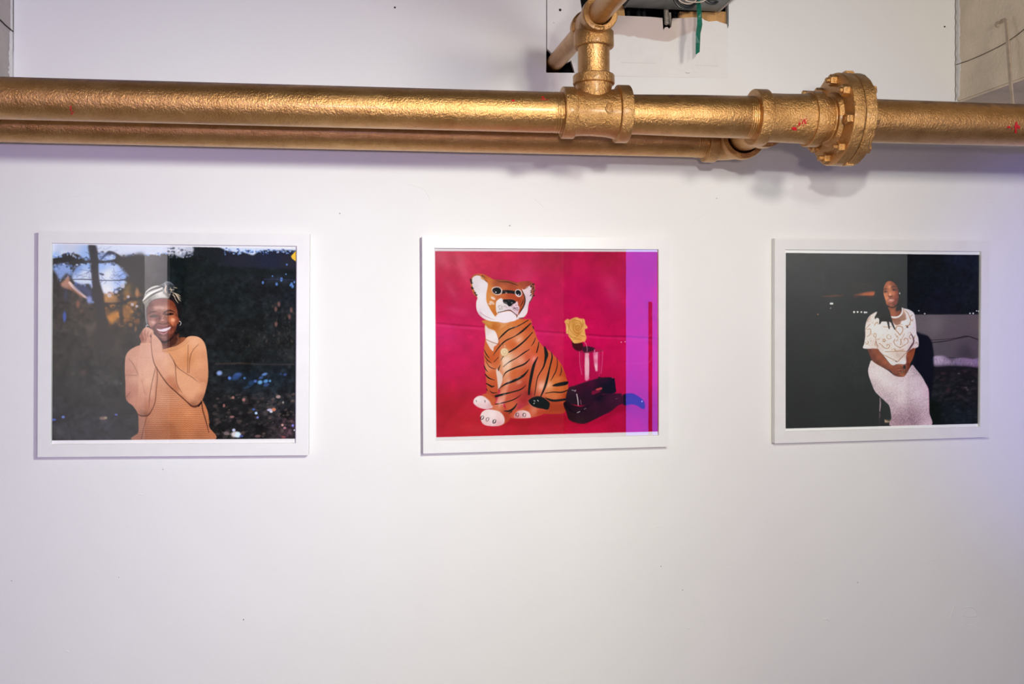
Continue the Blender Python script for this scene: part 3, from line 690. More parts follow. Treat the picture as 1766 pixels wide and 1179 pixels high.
    # seams and fold shadows
    for pts, w, a in (((( 366,60),(372,200),(392,320),(430,400),(530,548),(640,652),(740,742),(795,788),(850,784),(893,738)), [0.5,0.8,1.0,1.2,1.6,1.6,1.8,2.8,3.4,1.6], 0.95),
                      (((228,868),(262,888),(330,884),(372,830),(408,742),(420,620),(432,480),(424,380)), [1.2,2.2,2.0,1.2,1.0,0.9,0.9,0.6], 0.9),
                      (((345,800),(352,680),(372,560),(400,440),(412,380)), [0.6,1.2,1.2,1.2,0.5], 0.55),
                      (((892,735),(905,830),(935,930),(968,1060)), [2.2,1.8,1.8,1.0], 0.9),
                      (((600,310),(618,370),(624,450),(640,560),(690,650)), [0.6,1.2,1.0,0.8,0.4], 0.6),
                      (((556,240),(590,295),(640,380),(720,440),(800,490),(850,530)), [0.6,1.0,1.1,0.9,0.8,0.4], 0.65),
                      (((752,150),(750,280),(745,440)), [0.9,1.1,0.9], 0.5), (((862,140),(800,210),(772,290),(762,440)), [0.6,1.0,1.2,0.8], 0.55),
                      (((98,465),(220,468)), [0.6,0.8], 0.5), (((130,290),(180,350),(232,460)), [0.5,0.9,0.4], 0.5),
                      (((108,690),(150,640)), [1.0,0.6], 0.5), (((265,1130),(290,1010),(325,890)), [1.2,1.0,0.5], 0.7), (((270,520),(300,650)), [0.5,0.6], 0.35)):
        cv.stroke(A4(*pts), w, (84,44,32), a, 0.6)
    cv.stroke(A4((862,786),(895,745)), 2.2, (24,14,12), 0.9, 0.6); cv.stroke(A4((905,740),(940,830),(968,960)), 3.0, (196,120,76), 0.6, 1.0)
    cv.poly(A3((238,912),(262,905),(262,930),(255,945)), (80,40,36), 0.4, 0.7)
    # horizontal scratches of the print surface
    cv.stroke(A6((110,398),(260,400),(480,408)), 0.8, (22,22,24), 0.5, 0.7); cv.stroke(A6((620,402),(880,404)), 0.8, (22,22,24), 0.4, 0.7)
    cv.grain(3.4)

def paint_tiger(cv):
    B0 = crop(700, 390, 2.875); B1 = crop(800, 460, 10.72); B2 = crop(805, 550, 6.047); B3 = crop(960, 530, 5.357)
    H, W = cv.H, cv.W
    bg = [(755,440,(196,74,96)), (790,445,(196,60,84)), (770,480,(190,30,72)), (850,440,(190,40,74)), (950,445,(176,34,66)), (1050,445,(176,26,62)), (1120,440,(184,30,80)),
          (760,530,(186,12,70)), (800,560,(192,20,84)), (940,500,(196,14,84)), (1000,500,(196,16,86)), (1050,520,(198,12,84)), (1120,520,(196,16,84)), (1080,480,(190,22,80)),
          (770,575,(206,34,108)), (930,580,(206,16,98)), (1040,590,(202,8,84)), (1100,590,(204,10,86)), (770,630,(196,16,84)), (1000,640,(192,8,76)), (1060,660,(190,8,66)), (1120,640,(200,8,74)),
          (765,700,(168,22,42)), (800,735,(182,28,42)), (900,735,(184,26,42)), (960,735,(182,20,48)), (1040,735,(184,14,58)), (1110,720,(176,4,60)), (1100,680,(186,8,66)), (990,690,(170,16,50)), (830,740,(186,30,44))]
    cv.a[:] = cv.field((0, H, 0, W), bg, 2.2, 12)
    cv.a *= (1 + cv.cloud(40, 0.03)[..., None]); cv.a *= (1 + cv.cloud(10, 0.018)[..., None])
    # sheen and creases of the paper backdrop
    for x, y, rx, ry, r in ((765,450,20,10,0.9), (800,470,9,30,-0.5), (778,500,8,26,-0.5), (905,480,22,40,0.3), (1055,500,16,34,-0.4), (785,535,26,7,0.2), (795,450,8,24,-0.3)):
        cv.blob(x, y, rx, ry, (226,120,150), 0.22, 1.0, r)
    cv.stroke(B0((145,478),(230,486),(330,494),(390,498)), [1, 1.6, 1.4, 1], (150,4,56), 0.7, 1.2)
    cv.stroke(B0((145,490),(240,500),(390,510)), 2.6, (222,70,130), 0.5, 2.0)
    cv.stroke(B0((640,518),(760,526),(900,536),(1000,545),(1090,546),(1250,556)), [1, 1.4, 2, 2.4, 2.4, 1.5], (148,4,60), 0.75, 1.2)
    cv.stroke(B0((640,530),(900,548),(1090,558),(1250,566)), 2.6, (222,50,120), 0.5, 2.0)
    cv.stroke(B3((635,515),(800,515),(860,500),(880,460)), 0.8, (230,110,160), 0.6, 0.8)
    cv.stroke(B3((820,300),(860,260),(900,250)), 0.8, (230,100,150), 0.5, 0.8)
    cv.stroke(B3((870,70),(900,40),(930,80)), 0.9, (220,90,140), 0.5, 0.9)
    for x, y in ((597,321), (633,317)): cv.blob(*B3((x, y))[0], 0.9, 0.9, (250,220,235), 0.9, 0.4)
    cv.poly(B0((190,985),(260,1000),(330,1020),(400,1010),(360,990),(280,985)), (196,50,66), 4, 0.5)
    cv.stroke(B0((300,830),(250,900),(180,980)), 10, (150,20,30), 0.35, 6)
    # contact shade under the figures (in the print)
    cv.poly(B2((380,1100),(470,1040),(640,1045),(800,1000),(1000,990),(1060,1080),(900,1100),(600,1110)), (150,14,30), 3, 0.6)
    cv.poly(B3((100,1010),(250,1080),(420,1020),(560,910),(640,900),(760,950),(820,960),(600,960),(400,1060),(200,1090)), (130,4,30), 3, 0.6)
    T = lambda x, y, c: B2((x, y))[0] + (c,)
    OR = (196, 92, 44)
    # right haunch and body
    cv.poly(B2((190,60),(300,20),(640,10),(680,60),(710,130),(740,210),(800,290),(860,330),(930,400),(985,470),(1020,550),(1040,620),(1055,690),(1050,760),(1040,860),(1030,960),(940,985),(800,985),(740,1010),(640,1030),(520,1030),(440,1020),(400,900),(330,700),(240,640),(190,500),(185,300),(195,180)),
            OR, 0.4, power=2.6, shade=[
            T(210,260,(206,110,60)), T(250,90,(206,140,70)), T(400,80,(216,134,76)), T(560,60,(206,104,52)), T(650,90,(196,84,40)), T(640,200,(206,98,50)), T(540,210,(226,150,112)), T(480,270,(206,98,48)), T(300,440,(200,96,46)), T(230,500,(206,118,80)),
            T(430,400,(230,190,160)), T(420,500,(232,184,150)), T(560,430,(226,150,120)), T(500,560,(206,100,52)), T(640,400,(206,90,60)), T(620,560,(190,78,40)), T(600,680,(180,64,44)), T(700,420,(226,110,96)), T(720,330,(206,86,46)), T(780,400,(200,88,44)),
            T(860,500,(204,96,46)), T(940,480,(196,80,34)), T(1000,580,(186,72,32)), T(780,560,(210,104,60)), T(690,700,(200,92,50)), T(780,700,(236,160,130)), T(860,690,(232,160,110)), T(920,640,(206,104,48)), T(1020,660,(196,84,38)), T(960,740,(196,86,36)), T(900,820,(196,84,40)),
            T(1000,880,(176,58,30)), T(900,940,(190,72,36)), T(700,940,(206,96,70)), T(600,850,(166,40,48)), T(640,780,(150,40,40)), T(560,920,(180,50,70)), T(760,900,(196,80,50)), T(480,900,(206,100,60))])
    cv.poly(B2((830,820),(840,720),(870,660),(930,610),(1000,600),(1045,640),(1058,720),(1050,830),(1035,900),(980,880),(900,860)), (204,100,46), 1.0, 0.8,
            shade=[T(860,700,(226,150,100)), T(940,640,(214,116,58)), T(1020,640,(196,84,38)), T(950,740,(210,110,50)), T(920,810,(214,124,76)), T(1030,800,(170,62,28)), T(950,880,(180,60,30))])
    # rump foot and tail
    cv.poly(B2((500,960),(560,935),(640,900),(700,920),(800,940),(800,990),(740,1012),(640,1032),(480,1034)), (196,84,54), 0.5,
            shade=[T(560,930,(206,90,64)), T(700,950,(214,120,92)), T(760,980,(186,64,40)), T(620,920,(190,80,50))])
    cv.poly(B2((860,880),(900,860),(1020,890),(1025,960),(990,985),(840,990),(780,975),(840,940)), (176,66,34), 0.6)
    for k in range(14): cv.stroke(B2((872 + k*11, 885 + (k % 3)*5), (868 + k*11.5, 965 - (k % 2)*10)), 0.5, (110,32,18), 0.6, 0.5)
    cv.poly(B2((500,1030),(505,985),(545,955),(600,952),(650,975),(668,1020),(640,1032)), (232,196,196), 0.4, shade=[T(540,980,(226,180,180)), T(620,980,(238,206,206)), T(520,1025,(206,130,140))])
    for x, y in ((527,998), (600,1000)):
        cv.stroke(B2((x-12,y+14),(x-14,y-6),(x-2,y-18),(x+14,y-12),(x+14,y+6),(x+2,y+20)), [1.2,1.4,0.8,0.6,0.8,1], (20,16,20), 0.9, 0.3)
    cv.poly(B2((642,858),(680,822),(740,805),(800,820),(840,850),(866,880),(848,942),(790,935),(720,922),(680,905)), (12,20,22), 0.4)
    cv.stroke(B2((640,860),(668,900),(720,925)), 0.7, (226,166,150), 0.8, 0.4)
    for p in (((700,850),(712,856)), ((738,846),(746,856)), ((698,884),(706,876))): cv.stroke(B2(*p), 1.3, (236,236,240), 0.9, 0.4)
    # left front leg and chest
    cv.poly(B2((190,70),(230,90),(330,180),(345,350),(310,520),(320,620),(330,760),(300,830),(270,900),(200,800),(210,740),(195,560),(185,470),(180,320),(200,200)), (200,96,48), 0.4,
            shade=[T(200,330,(206,104,52)), T(250,420,(196,86,40)), T(220,500,(222,140,100)), T(260,600,(204,98,52)), T(230,700,(196,84,44)), T(290,720,(196,84,48)), T(220,790,(190,80,50)), T(280,830,(166,54,40))])
    cv.poly(B2((192,65),(225,95),(275,112),(300,130),(322,185),(330,235),(312,270),(284,290),(276,335),(246,310),(220,265),(200,215)), (232,218,218), 0.4,
            shade=[T(210,110,(226,206,206)), T(270,180,(238,228,230)), T(250,290,(230,206,200))])
    cv.poly(B2((305,525),(335,540),(372,590),(370,650),(352,700),(330,735),(318,640)), (226,200,190), 0.6)
    cv.poly(B2((190,10),(640,0),(650,20),(600,60),(500,90),(420,130),(340,180),(320,160),(290,120),(230,95),(190,55)), (208,130,62), 0.8,
            shade=[T(230,50,(206,140,66)), T(290,80,(190,104,40)), T(380,60,(222,156,100)), T(420,100,(214,130,70)), T(540,40,(212,116,56)), T(620,20,(200,90,40))])
    for p in (((210,60),(240,80)), ((260,90),(290,75)), ((320,90),(350,60)), ((360,110),(400,80)), ((420,70),(450,50))): cv.stroke(B2(*p), 1.4, (184,96,36), 0.5, 0.8)
    # front legs/body front highlight
    cv.poly(B2((370,400),(430,395),(460,440),(440,560),(430,700),(380,900),(330,950),(300,900),(330,800),(380,640),(372,480)), (206,104,60), 1.5, 0.9,
            shade=[T(400,430,(236,206,186)), T(430,500,(238,196,166)), T(420,620,(222,150,110)), T(430,680,(230,150,130)), T(400,760,(226,146,120)), T(350,880,(232,170,150)), T(350,700,(200,96,50))])
    # near paw (front) and far paw
    cv.poly(B2((250,930),(300,890),(360,890),(430,960),(480,960),(450,1040),(400,1090),(300,1110)), (190,78,46), 0.6, shade=[T(420,1000,(170,54,36)), T(330,920,(210,120,86)), T(460,980,(196,84,50))])
    cv.poly(B2((142,1010),(165,965),(215,942),(280,948),(340,965),(380,1005),(395,1050),(385,1090),(340,1112),(270,1118),(195,1108),(155,1075)), (236,212,214), 0.4,
            shade=[T(180,990,(238,216,216)), T(260,1000,(242,226,228)), T(350,1010,(236,206,206)), T(330,1090,(226,176,182)), T(200,1090,(232,196,200)), T(270,1060,(238,214,218))])
    for x, y, a in ((160,1030,1.4), (215,1048,0.8), (288,1068,1.6)):
        cv.stroke(B2((x-14,y+14),(x-12,y-8),(x+2,y-20),(x+16,y-14),(x+10,y+8),(x-6,y+20)), [a, a, 0.5, 0.8, a, a*0.7], (24,18,24), 0.9, 0.3)
    cv.stroke(B2((240,1060),(245,1112)), 0.4, (200,150,160), 0.6, 0.4)
    cv.poly(B2((68,868),(80,830),(120,803),(170,802),(225,835),(255,870),(270,905),(262,928),(200,940),(130,925),(85,895)), (236,214,216), 0.4,
            shade=[T(110,840,(240,224,226)), T(200,850,(236,212,214)), T(240,910,(222,180,186)), T(130,910,(230,196,200))])
    cv.poly(B2((160,790),(210,780),(300,830),(290,880),(265,905),(240,860),(200,820)), (196,92,52), 0.7)
    cv.stroke(B2((98,848),(102,862)), 0.9, (60,40,50), 0.9, 0.4); cv.stroke(B2((188,848),(192,866)), 1.0, (60,30,40), 0.9, 0.4)
    # body stripes
    BK = (16, 20, 22)
    def st(w, *p): cv.stroke(B2(*p), w, BK, 0.97, 0.35)
    st([0.6,2.4,2.2,1.6,1.2], (330,214),(370,170),(440,110),(540,70),(640,12))
    st([0.5,1.6,2.0,1.2,3.0,1.6], (276,378),(330,300),(400,230),(500,180),(580,125),(668,45))
    st([1.0,1.6,1.2,0.8], (286,445),(330,400)); st([0.6,1.4,2.6,2.4,1.2], (355,430),(400,370),(500,310),(600,230),(686,138))
    st([1.6,0.8], (690,80),(700,105)); st([0.6,1.4,0.7], (674,280),(700,240),(716,195)); st([1.6,2.0,1.0], (728,350),(742,300),(752,240))
    st([1.6,1.6,0.6], (330,535),(335,510),(350,480)); st([0.7,1.6,1.4,2.0,0.8], (378,500),(440,450),(520,405),(600,350),(655,315))
    st([0.5,1.8,2.2,2.6,1.0], (376,610),(410,555),(500,510),(600,470),(656,418))
    st([0.6,2.6,4.2,3.6,1.0], (332,730),(400,680),(500,640),(590,590),(644,528))
    st([4.0,3.2,2.0,2.0,0.8], (304,805),(380,785),(460,765),(560,735),(618,690))
    st([1.4,1.6,1.6,0.6], (300,888),(400,868),(500,835),(570,785)); st([1.0,3.2,3.0,0.8], (390,958),(440,960),(490,930),(526,880)); st([1.2,1.6], (440,985),(470,965))
    st([0.8,1.6,0.8], (182,320),(205,370),(235,408)); st([0.6,1.4,0.6], (186,380),(215,430),(258,458)); st([0.5,1.2,0.5], (200,440),(240,500),(304,522))
    st([1.2,1.6,0.6], (182,485),(195,520),(218,552)); st([1.4,2.0,0.6], (192,575),(230,615),(292,638)); st([1.4,2.2,2.6,0.8], (205,672),(235,690),(262,705),(290,698)); st([0.8,1.6,0.8], (240,750),(270,770),(314,768)); st([1.4,0.8], (205,730),(215,750))
    st([1.0,4.4,5.0,4.2,3.4], (742,395),(700,480),(672,600),(655,700),(648,782))
    cv.poly(B2((806,285),(830,310),(850,375),(825,430),(808,455),(812,380)), BK, 0.4)
    st([4.0,2.4,1.4,1.4,1.0], (828,400),(800,500),(742,600),(722,700),(706,798))
    st([0.8,2.4,2.6,4.0,3.6,1.8], (880,345),(890,400),(862,520),(835,640),(810,720),(772,808))
    st([0.5,1.2,1.6,1.2,0.5], (938,400),(945,470),(930,540),(900,600),(874,645)); st([0.5,1.4,1.0], (984,488),(988,540),(972,590))
    cv.poly(B2((892,696),(940,670),(1050,650),(1050,680),(1000,695),(940,702)), BK, 0.4)
    st([1.0,1.6,2.2,1.4], (820,775),(900,762),(990,764),(1060,738)); cv.poly(B2((815,818),(850,828),(920,840),(1030,828),(1030,848),(920,862),(860,852)), BK, 0.4)
    for p in (((455,90),(470,84)), ((500,85),(525,75)), ((440,650),(470,640)), ((520,620),(560,600)), ((380,790),(400,780)), ((330,880),(350,872)), ((400,480),(440,455))): cv.stroke(B2(*p), 1.1, (216,190,190), 0.6, 0.8)
    for x, y, rx, ry, r in ((545,215,5,2.4,-0.7), (700,412,2.4,5,0.6), (775,700,6,8,0.6), (860,690,6,2.4,-0.8), (440,640,3,7,0.3), (545,660,6,4,-0.4), (345,890,2.6,7,0.3), (410,440,6,6,0)):
        cv.blob(*B2((x, y))[0], rx, ry, (244,206,196), 0.4, 1.0, r)
    # necklace and medal
    cv.stroke(B2((198,212),(260,240),(330,262),(392,272)), 0.9, (150,84,50), 1, 0.4); cv.stroke(B2((392,272),(400,290)), 1.0, (230,200,170), 1, 0.4)
    cv.blob(*B2((393,345))[0], 7.0, 7.4, (214,176,130), 1, 0.15); cv.blob(*B2((391,343))[0], 5.6, 6.0, (236,214,180), 1, 0.2); cv.blob(*B2((392,345))[0], 3.6, 4.0, (206,166,120), 0.8, 0.4); cv.blob(*B2((391,343))[0], 2.4, 2.6, (238,220,190), 0.8, 0.5)
    # ---- head
    U = lambda x, y, c: B1((x, y))[0] + (c,)
    cv.poly(B1((120,250),(135,200),(175,150),(240,128),(330,128),(400,150),(470,190),(550,230),(640,240),(740,240),(860,255),(980,290),(1040,275),(1130,262),(1220,265),(1280,300),(1318,360),(1310,440),(1290,520),(1265,600),(1220,650),(1190,720),(1185,800),(1175,850),(1130,920),(1060,960),(960,985),(870,1010),(760,1040),(640,1020),(500,1005),(390,970),(300,905),(250,830),(228,740),(232,640),(248,575),(190,520),(150,440),(125,350)),
            (196,92,44), 0.35, power=2.6, shade=[
            U(240,135,(206,104,64)), U(400,170,(186,92,48)), U(460,260,(206,116,56)), U(450,400,(212,132,64)), U(480,520,(214,140,76)), U(450,620,(214,138,66)), U(500,750,(206,124,50)), U(560,850,(200,112,44)), U(600,300,(160,76,48)), U(760,300,(160,78,50)),
            U(740,370,(196,104,66)), U(900,330,(156,70,46)), U(860,400,(176,76,44)), U(700,530,(200,104,60)), U(860,530,(176,70,40)), U(1000,600,(168,62,36)), U(1080,560,(176,78,44)), U(1060,720,(176,76,40)), U(1040,800,(170,70,36)), U(1060,320,(160,72,46)), U(1200,300,(150,58,46)), U(1290,400,(176,90,70)), U(960,540,(180,72,40)), U(160,480,(190,100,56)), U(1030,380,(190,96,62))])
    # white of ears and cheeks
    WH = (234, 224, 228)
    cv.poly(B1((170,190),(230,160),(290,165),(330,195),(380,245),(430,290),(445,330),(430,420),(415,520),(420,640),(470,750),(530,850),(590,920),(640,880),(720,840),(860,830),(930,870),(975,920),(960,985),(870,1010),(760,1040),(640,1020),(500,1005),(390,970),(300,905),(250,830),(228,740),(232,640),(250,570),(215,480),(175,400),(150,320),(150,240)),
            WH, 0.4, shade=[U(260,220,(226,214,220)), U(330,350,(232,224,232)), U(220,350,(222,210,216)), U(330,560,(236,228,234)), U(280,700,(234,222,230)), U(360,850,(238,230,236)), U(520,950,(238,230,234)), U(760,940,(240,226,236)), U(900,960,(226,200,214)), U(300,880,(214,190,204))])
    cv.poly(B1((600,640),(680,580),(730,610),(760,660),(880,700),(950,660),(990,640),(1010,720),(1030,760),(1010,840),(990,900),(930,860),(870,810),(740,820),(630,860),(600,830),(590,750)), WH, 0.4,
            shade=[U(650,640,(236,228,232)), U(700,760,(228,218,222)), U(820,760,(222,204,212)), U(950,740,(230,196,214)), U(640,820,(226,214,218)), U(980,800,(224,190,204))])
    cv.poly(B1((590,920),(640,860),(760,825),(860,820),(930,870),(975,930),(965,985),(860,1015),(740,1030),(620,1000)), (238,226,236), 0.5)
    cv.poly(B1((1075,405),(1110,420),(1180,370),(1230,360),(1250,390),(1240,470),(1265,530),(1240,620),(1200,680),(1185,780),(1170,850),(1120,920),(1050,950),(970,975),(1000,900),(1060,810),(1110,730),(1135,640),(1130,560),(1100,480)), WH, 0.4,
            shade=[U(1180,430,(230,206,216)), U(1160,560,(222,196,210)), U(1150,700,(228,206,218)), U(1100,860,(234,220,228)), U(1020,930,(236,222,230))])
    for x, y, r in ((540,580,4.5), (520,665,5), (480,690,3)): cv.blob(*B1((x, y))[0], r, r*0.5, (236,214,206), 0.85, 0.4, 0.5)
    for k in range(4): cv.stroke(B1((470 + k*26, 690 - k*14), (520 + k*24, 720 - k*22)), 0.6, (206,130,66), 0.8, 0.4)
    # brow band, eyes
    cv.poly(B1((690,455),(740,430),(860,435),(960,455),(960,500),(860,490),(760,490),(700,495)), BK, 0.3)
    cv.stroke(B1((740,450),(790,446)), 0.7, (150,90,80), 0.8, 0.4); cv.stroke(B1((770,465),(772,490)), 0.6, (220,160,140), 0.9, 0.4); cv.blob(*B1((788,482))[0], 1.2, 0.8, (232,200,190), 0.9, 0.5)
    cv.poly(B1((510,430),(530,385),(590,365),(650,370),(700,410),(712,460),(690,500),(640,522),(580,515),(535,480)), (226,206,206), 0.5, 0.92)
    cv.poly(B1((525,440),(545,400),(600,382),(650,388),(684,425),(684,470),(650,500),(600,502),(555,485)), BK, 0.3)
    cv.stroke(B1((530,440),(545,468),(575,485)), 0.8, (140,110,120), 0.8, 0.4); cv.blob(*B1((592,468))[0], 1.1, 1.1, (246,240,246), 1, 0.4); cv.blob(*B1((560,440))[0], 0.9, 0.7, (150,130,140), 0.8, 0.4)
    cv.poly(B1((945,460),(965,425),(1010,415),(1055,440),(1075,490),(1060,535),(1020,558),(975,540),(948,500)), (236,216,224), 0.35)
    cv.poly(B1((958,465),(975,436),(1010,430),(1045,455),(1058,500),(1035,532),(1000,525),(965,495)), BK, 0.3); cv.blob(*B1((1012,512))[0], 1.0, 1.0, (226,216,230), 1, 0.4)
    # nose, mouth, whisker spots
    cv.poly(B1((720,620),(740,600),(800,602),(850,598),(910,605),(950,630),(955,665),(920,680),(890,700),(870,725),(830,728),(805,700),(770,680),(735,665)), (16,22,24), 0.3)
    cv.stroke(B1((750,655),(780,660),(800,680)), 0.9, (190,170,180), 0.8, 0.4); cv.blob(*B1((888,665))[0], 1.3, 0.8, (206,190,200), 0.8, 0.4); cv.blob(*B1((832,630))[0], 0.6, 0.6, (170,150,160), 0.8, 0.5)
    cv.stroke(B1((720,602),(850,590),(940,615)), 0.7, (226,140,110), 0.6, 0.6)
    cv.stroke(B1((630,843),(700,828),(780,808),(850,800),(900,830),(975,892)), [1.0,0.8,0.9,1.1,0.8,0.8], (24,18,22), 0.95, 0.3)
    g = cv.rng
    for _ in range(46):
        x, y = g.uniform(630, 790), g.uniform(690, 800)
        if y < 690 + (x - 630) * 0.2: continue
        cv.blob(*B1((x, y))[0], 0.42, 0.34, (80,60,72), 0.75, 0.5)
    for _ in range(40):
        x, y = g.uniform(880, 1000), g.uniform(700, 850)
        if y > 760 + (x - 880) * 0.8: continue
        cv.stroke(B1((x, y), (x + 10, y + 8)), 0.6, (60,36,46), 0.8, 0.4)
    # forehead and side stripes
    cv.stroke(B1((600,250),(700,275),(800,280),(900,310),(1000,345)), [0.5,1,1.2,1.0,0.4], (46,30,26), 0.8, 0.5)
    cv.stroke(B1((640,285),(740,272),(860,290),(990,335)), [0.4,0.9,1.2,0.4], (60,34,28), 0.7, 0.5); cv.stroke(B1((620,238),(760,245),(900,275),(980,300)), 0.8, (110,48,36), 0.7, 0.7)
    cv.stroke(B1((1075,440),(1120,540),(1130,640),(1100,740),(1050,820),(1015,880)), [0.8,1.6,2.0,1.6,1.4,0.6], (24,18,18), 0.9, 0.4)
    cv.stroke(B1((1100,600),(1085,660),(1048,725)), [0.6,1.3,0.6], (30,18,16), 0.9, 0.4)
    cv.stroke(B1((975,930),(985,880)), 0.8, (60,30,20), 0.8, 0.4)
    for x, y in ((135,270), (145,300), (150,385), (160,400), (205,480), (230,520), (130,240), (345,175), (370,200)): cv.poly(B1((x-16,y-18),(x+10,y-10),(x+24,y+2),(x+6,y+12),(x-10,y+18)), (24,22,22), 0.4, 0.9)
    cv.stroke(B1((340,170),(370,190),(372,220)), 1.4, (24,20,18), 0.9, 0.4); cv.stroke(B1((385,235),(425,280)), 0.8, (40,24,20), 0.8, 0.4)
    cv.stroke(B1((125,250),(150,190),(210,150),(290,150)), [1.0,0.9,0.8,0.6], (70,40,34), 0.7, 0.5); cv.blob(*B1((350,205))[0], 4, 2.6, (206,140,80), 0.8, 0.8, 0.7)
    cv.stroke(B1((1140,395),(1190,365),(1230,345)), 0.8, (236,206,200), 0.8, 0.4); cv.stroke(B1((1130,405),(1185,380)), 0.7, (40,20,16), 0.7, 0.4)
    for _ in range(40):
        x, y = g.uniform(1235, 1315), g.uniform(310, 560)
        cv.blob(*B1((x - max(0, y - 500)*0.2, y))[0], g.uniform(0.5, 1.5), g.uniform(0.5, 1.3), [(20,18,18), (110,84,84), (40,26,26)][g.integers(3)], 0.75, 0.4)
    cv.stroke(B1((1270,560),(1235,620),(1215,655)), [1.2,1.0,1.4], (28,22,26), 0.8, 0.6)
    for x in (1025, 1050, 1072, 1095): cv.blob(*B1((x, 948 - (x-1025)*0.1))[0], 0.9, 0.7, (28,24,28), 0.95, 0.4)
    cv.stroke(B1((300,835),(380,900),(480,950),(560,975)), [0.6,0.9,0.7,0.4], (150,70,90), 0.5, 0.6)
    # ---- rose, glass, phone shaped clip
    R = lambda x, y, c: B3((x, y))[0] + (c,)
    cv.poly(B3((140,300),(165,320),(225,325),(245,345),(232,395),(190,400),(160,380),(145,350)), (66,18,22), 0.6)
    cv.poly(B3((232,370),(280,358),(350,375),(340,400),(300,412),(262,415),(240,400)), (60,24,40), 0.6); cv.stroke(B3((262,410),(268,450)), 1.4, (70,26,34), 0.9, 0.5)
    cv.stroke(B3((255,315),(272,340),(282,380),(280,410)), [1,0.8,0.8,0.6], (230,170,180), 0.9, 0.4)
    cv.poly(B3((72,128),(100,105),(120,112),(150,98),(185,90),(215,102),(255,108),(265,150),(285,180),(280,196),(262,200),(265,240),(275,280),(262,312),(240,318),(200,330),(160,330),(135,300),(110,265),(105,245),(88,240),(86,190),(82,155)),
            (222,166,84), 0.45, shade=[R(90,140,(226,170,96)), R(110,200,(240,196,120)), R(100,235,(226,166,110)), R(150,120,(196,136,60)), R(200,110,(236,180,100)), R(250,130,(240,190,104)), R(230,160,(214,150,74)), R(270,185,(236,176,110)), R(190,190,(206,142,66)), R(160,170,(206,146,66)), R(150,230,(222,160,80)), R(240,230,(236,180,94)), R(150,300,(240,190,110)), R(200,270,(226,160,80)), R(250,290,(236,176,94)), R(200,240,(200,130,56))])
    for p in (((118,130),(150,112),(190,120),(225,140),(240,175)), ((120,130),(118,180),(130,220),(160,250),(185,265)), ((165,170),(185,145),(215,150),(228,175),(220,205),(195,212),(175,200),(172,175)), ((180,180),(195,165),(210,175),(205,195),(190,198)), ((160,150),(150,190),(170,230),(205,240),(240,215)), ((110,250),(150,280),(180,275),(200,260)), ((185,265),(215,255),(258,270)), ((238,105),(245,150),(232,180)), ((90,145),(110,170),(108,230)), ((150,300),(180,290),(230,300))):
        cv.stroke(B3(*p), [0.5, 1.0, 0.9, 0.5], (150,86,26), 0.65, 0.5)
    for p in (((125,125),(160,105),(200,112)), ((130,225),(160,258),(190,275)), ((175,160),(200,150),(220,165)), ((200,262),(240,250),(262,255)), ((95,160),(100,210))): cv.stroke(B3(*p), 0.8, (250,212,144), 0.7, 0.5)
    # glass
    cv.poly(B3((205,408),(300,420),(428,400),(428,500),(420,600),(380,655),(290,680),(250,660),(225,560)), (176,20,80), 1.0, 0.35, smooth=False)
    cv.poly(B3((262,418),(298,415),(304,500),(300,660),(280,680),(262,670),(258,540)), (236,176,196), 0.7, 0.85, smooth=False, shade=[R(280,430,(240,180,200)), R(280,500,(246,214,222)), R(275,600,(246,206,216)), R(290,670,(236,150,180))])
    cv.poly(B3((336,412),(382,408),(380,500),(378,590),(360,590),(345,520)), (240,180,200), 0.7, 0.85, smooth=False, shade=[R(345,430,(232,110,160)), R(368,450,(246,206,220)), R(366,540,(250,226,230)), R(350,500,(226,120,160))])
    cv.stroke(B3((212,410),(214,520),(232,620)), 1.4, (226,110,150), 0.7, 0.7); cv.stroke(B3((228,412),(236,600)), 1.0, (216,60,110), 0.6, 0.7); cv.stroke(B3((425,400),(420,520),(410,610)), 1.2, (232,110,160), 0.7, 0.7)
    cv.stroke(B3((395,404),(398,560),(392,640)), 1.4, (210,60,120), 0.6, 0.8)
    cv.stroke(B3((205,404),(240,415),(300,418),(360,410),(428,398)), 1.1, (110,40,50), 0.8, 0.5); cv.stroke(B3((340,385),(380,388),(428,398)), 1.0, (150,50,60), 0.8, 0.5); cv.stroke(B3((350,392),(350,410)), 1.2, (236,170,210), 0.8, 0.5)
    cv.stroke(B3((300,450),(306,560),(302,640)), 1.2, (120,24,60), 0.7, 0.6)
    cv.poly(B3((385,640),(420,650),(390,665)), (70,14,30), 0.5)
    # dark glossy holder
    DK = (34, 16, 26)
    cv.poly(B3((120,735),(160,725),(230,700),(330,670),(400,650),(490,645),(522,655),(538,680),(545,740),(548,780),(500,800),(430,800),(400,830),(260,900),(180,900),(90,880),(85,830),(100,770)), DK, 0.5, shade=[
        R(140,760,(50,30,40)), R(200,740,(64,16,40)), R(320,700,(70,16,42)), R(440,665,(46,16,30)), R(500,720,(16,16,24)), R(520,760,(20,14,24)), R(260,820,(44,20,34)), R(150,850,(36,24,32)), R(400,780,(34,16,26)), R(450,740,(10,16,20))])
    cv.poly(B3((62,890),(90,870),(150,900),(230,915),(300,870),(380,830),(440,800),(520,795),(565,795),(600,800),(615,850),(610,890),(570,905),(500,960),(420,1000),(330,1045),(250,1075),(160,1060),(110,1030),(90,970)), DK, 0.5, shade=[
        R(80,900,(26,14,20)), R(130,1000,(40,20,24)), R(250,960,(44,20,34)), R(350,900,(54,20,38)), R(500,850,(60,20,38)), R(580,840,(66,20,40)), R(330,1020,(46,22,30)), R(200,1050,(50,30,34)), R(450,950,(50,18,32)), R(380,820,(16,12,20))])
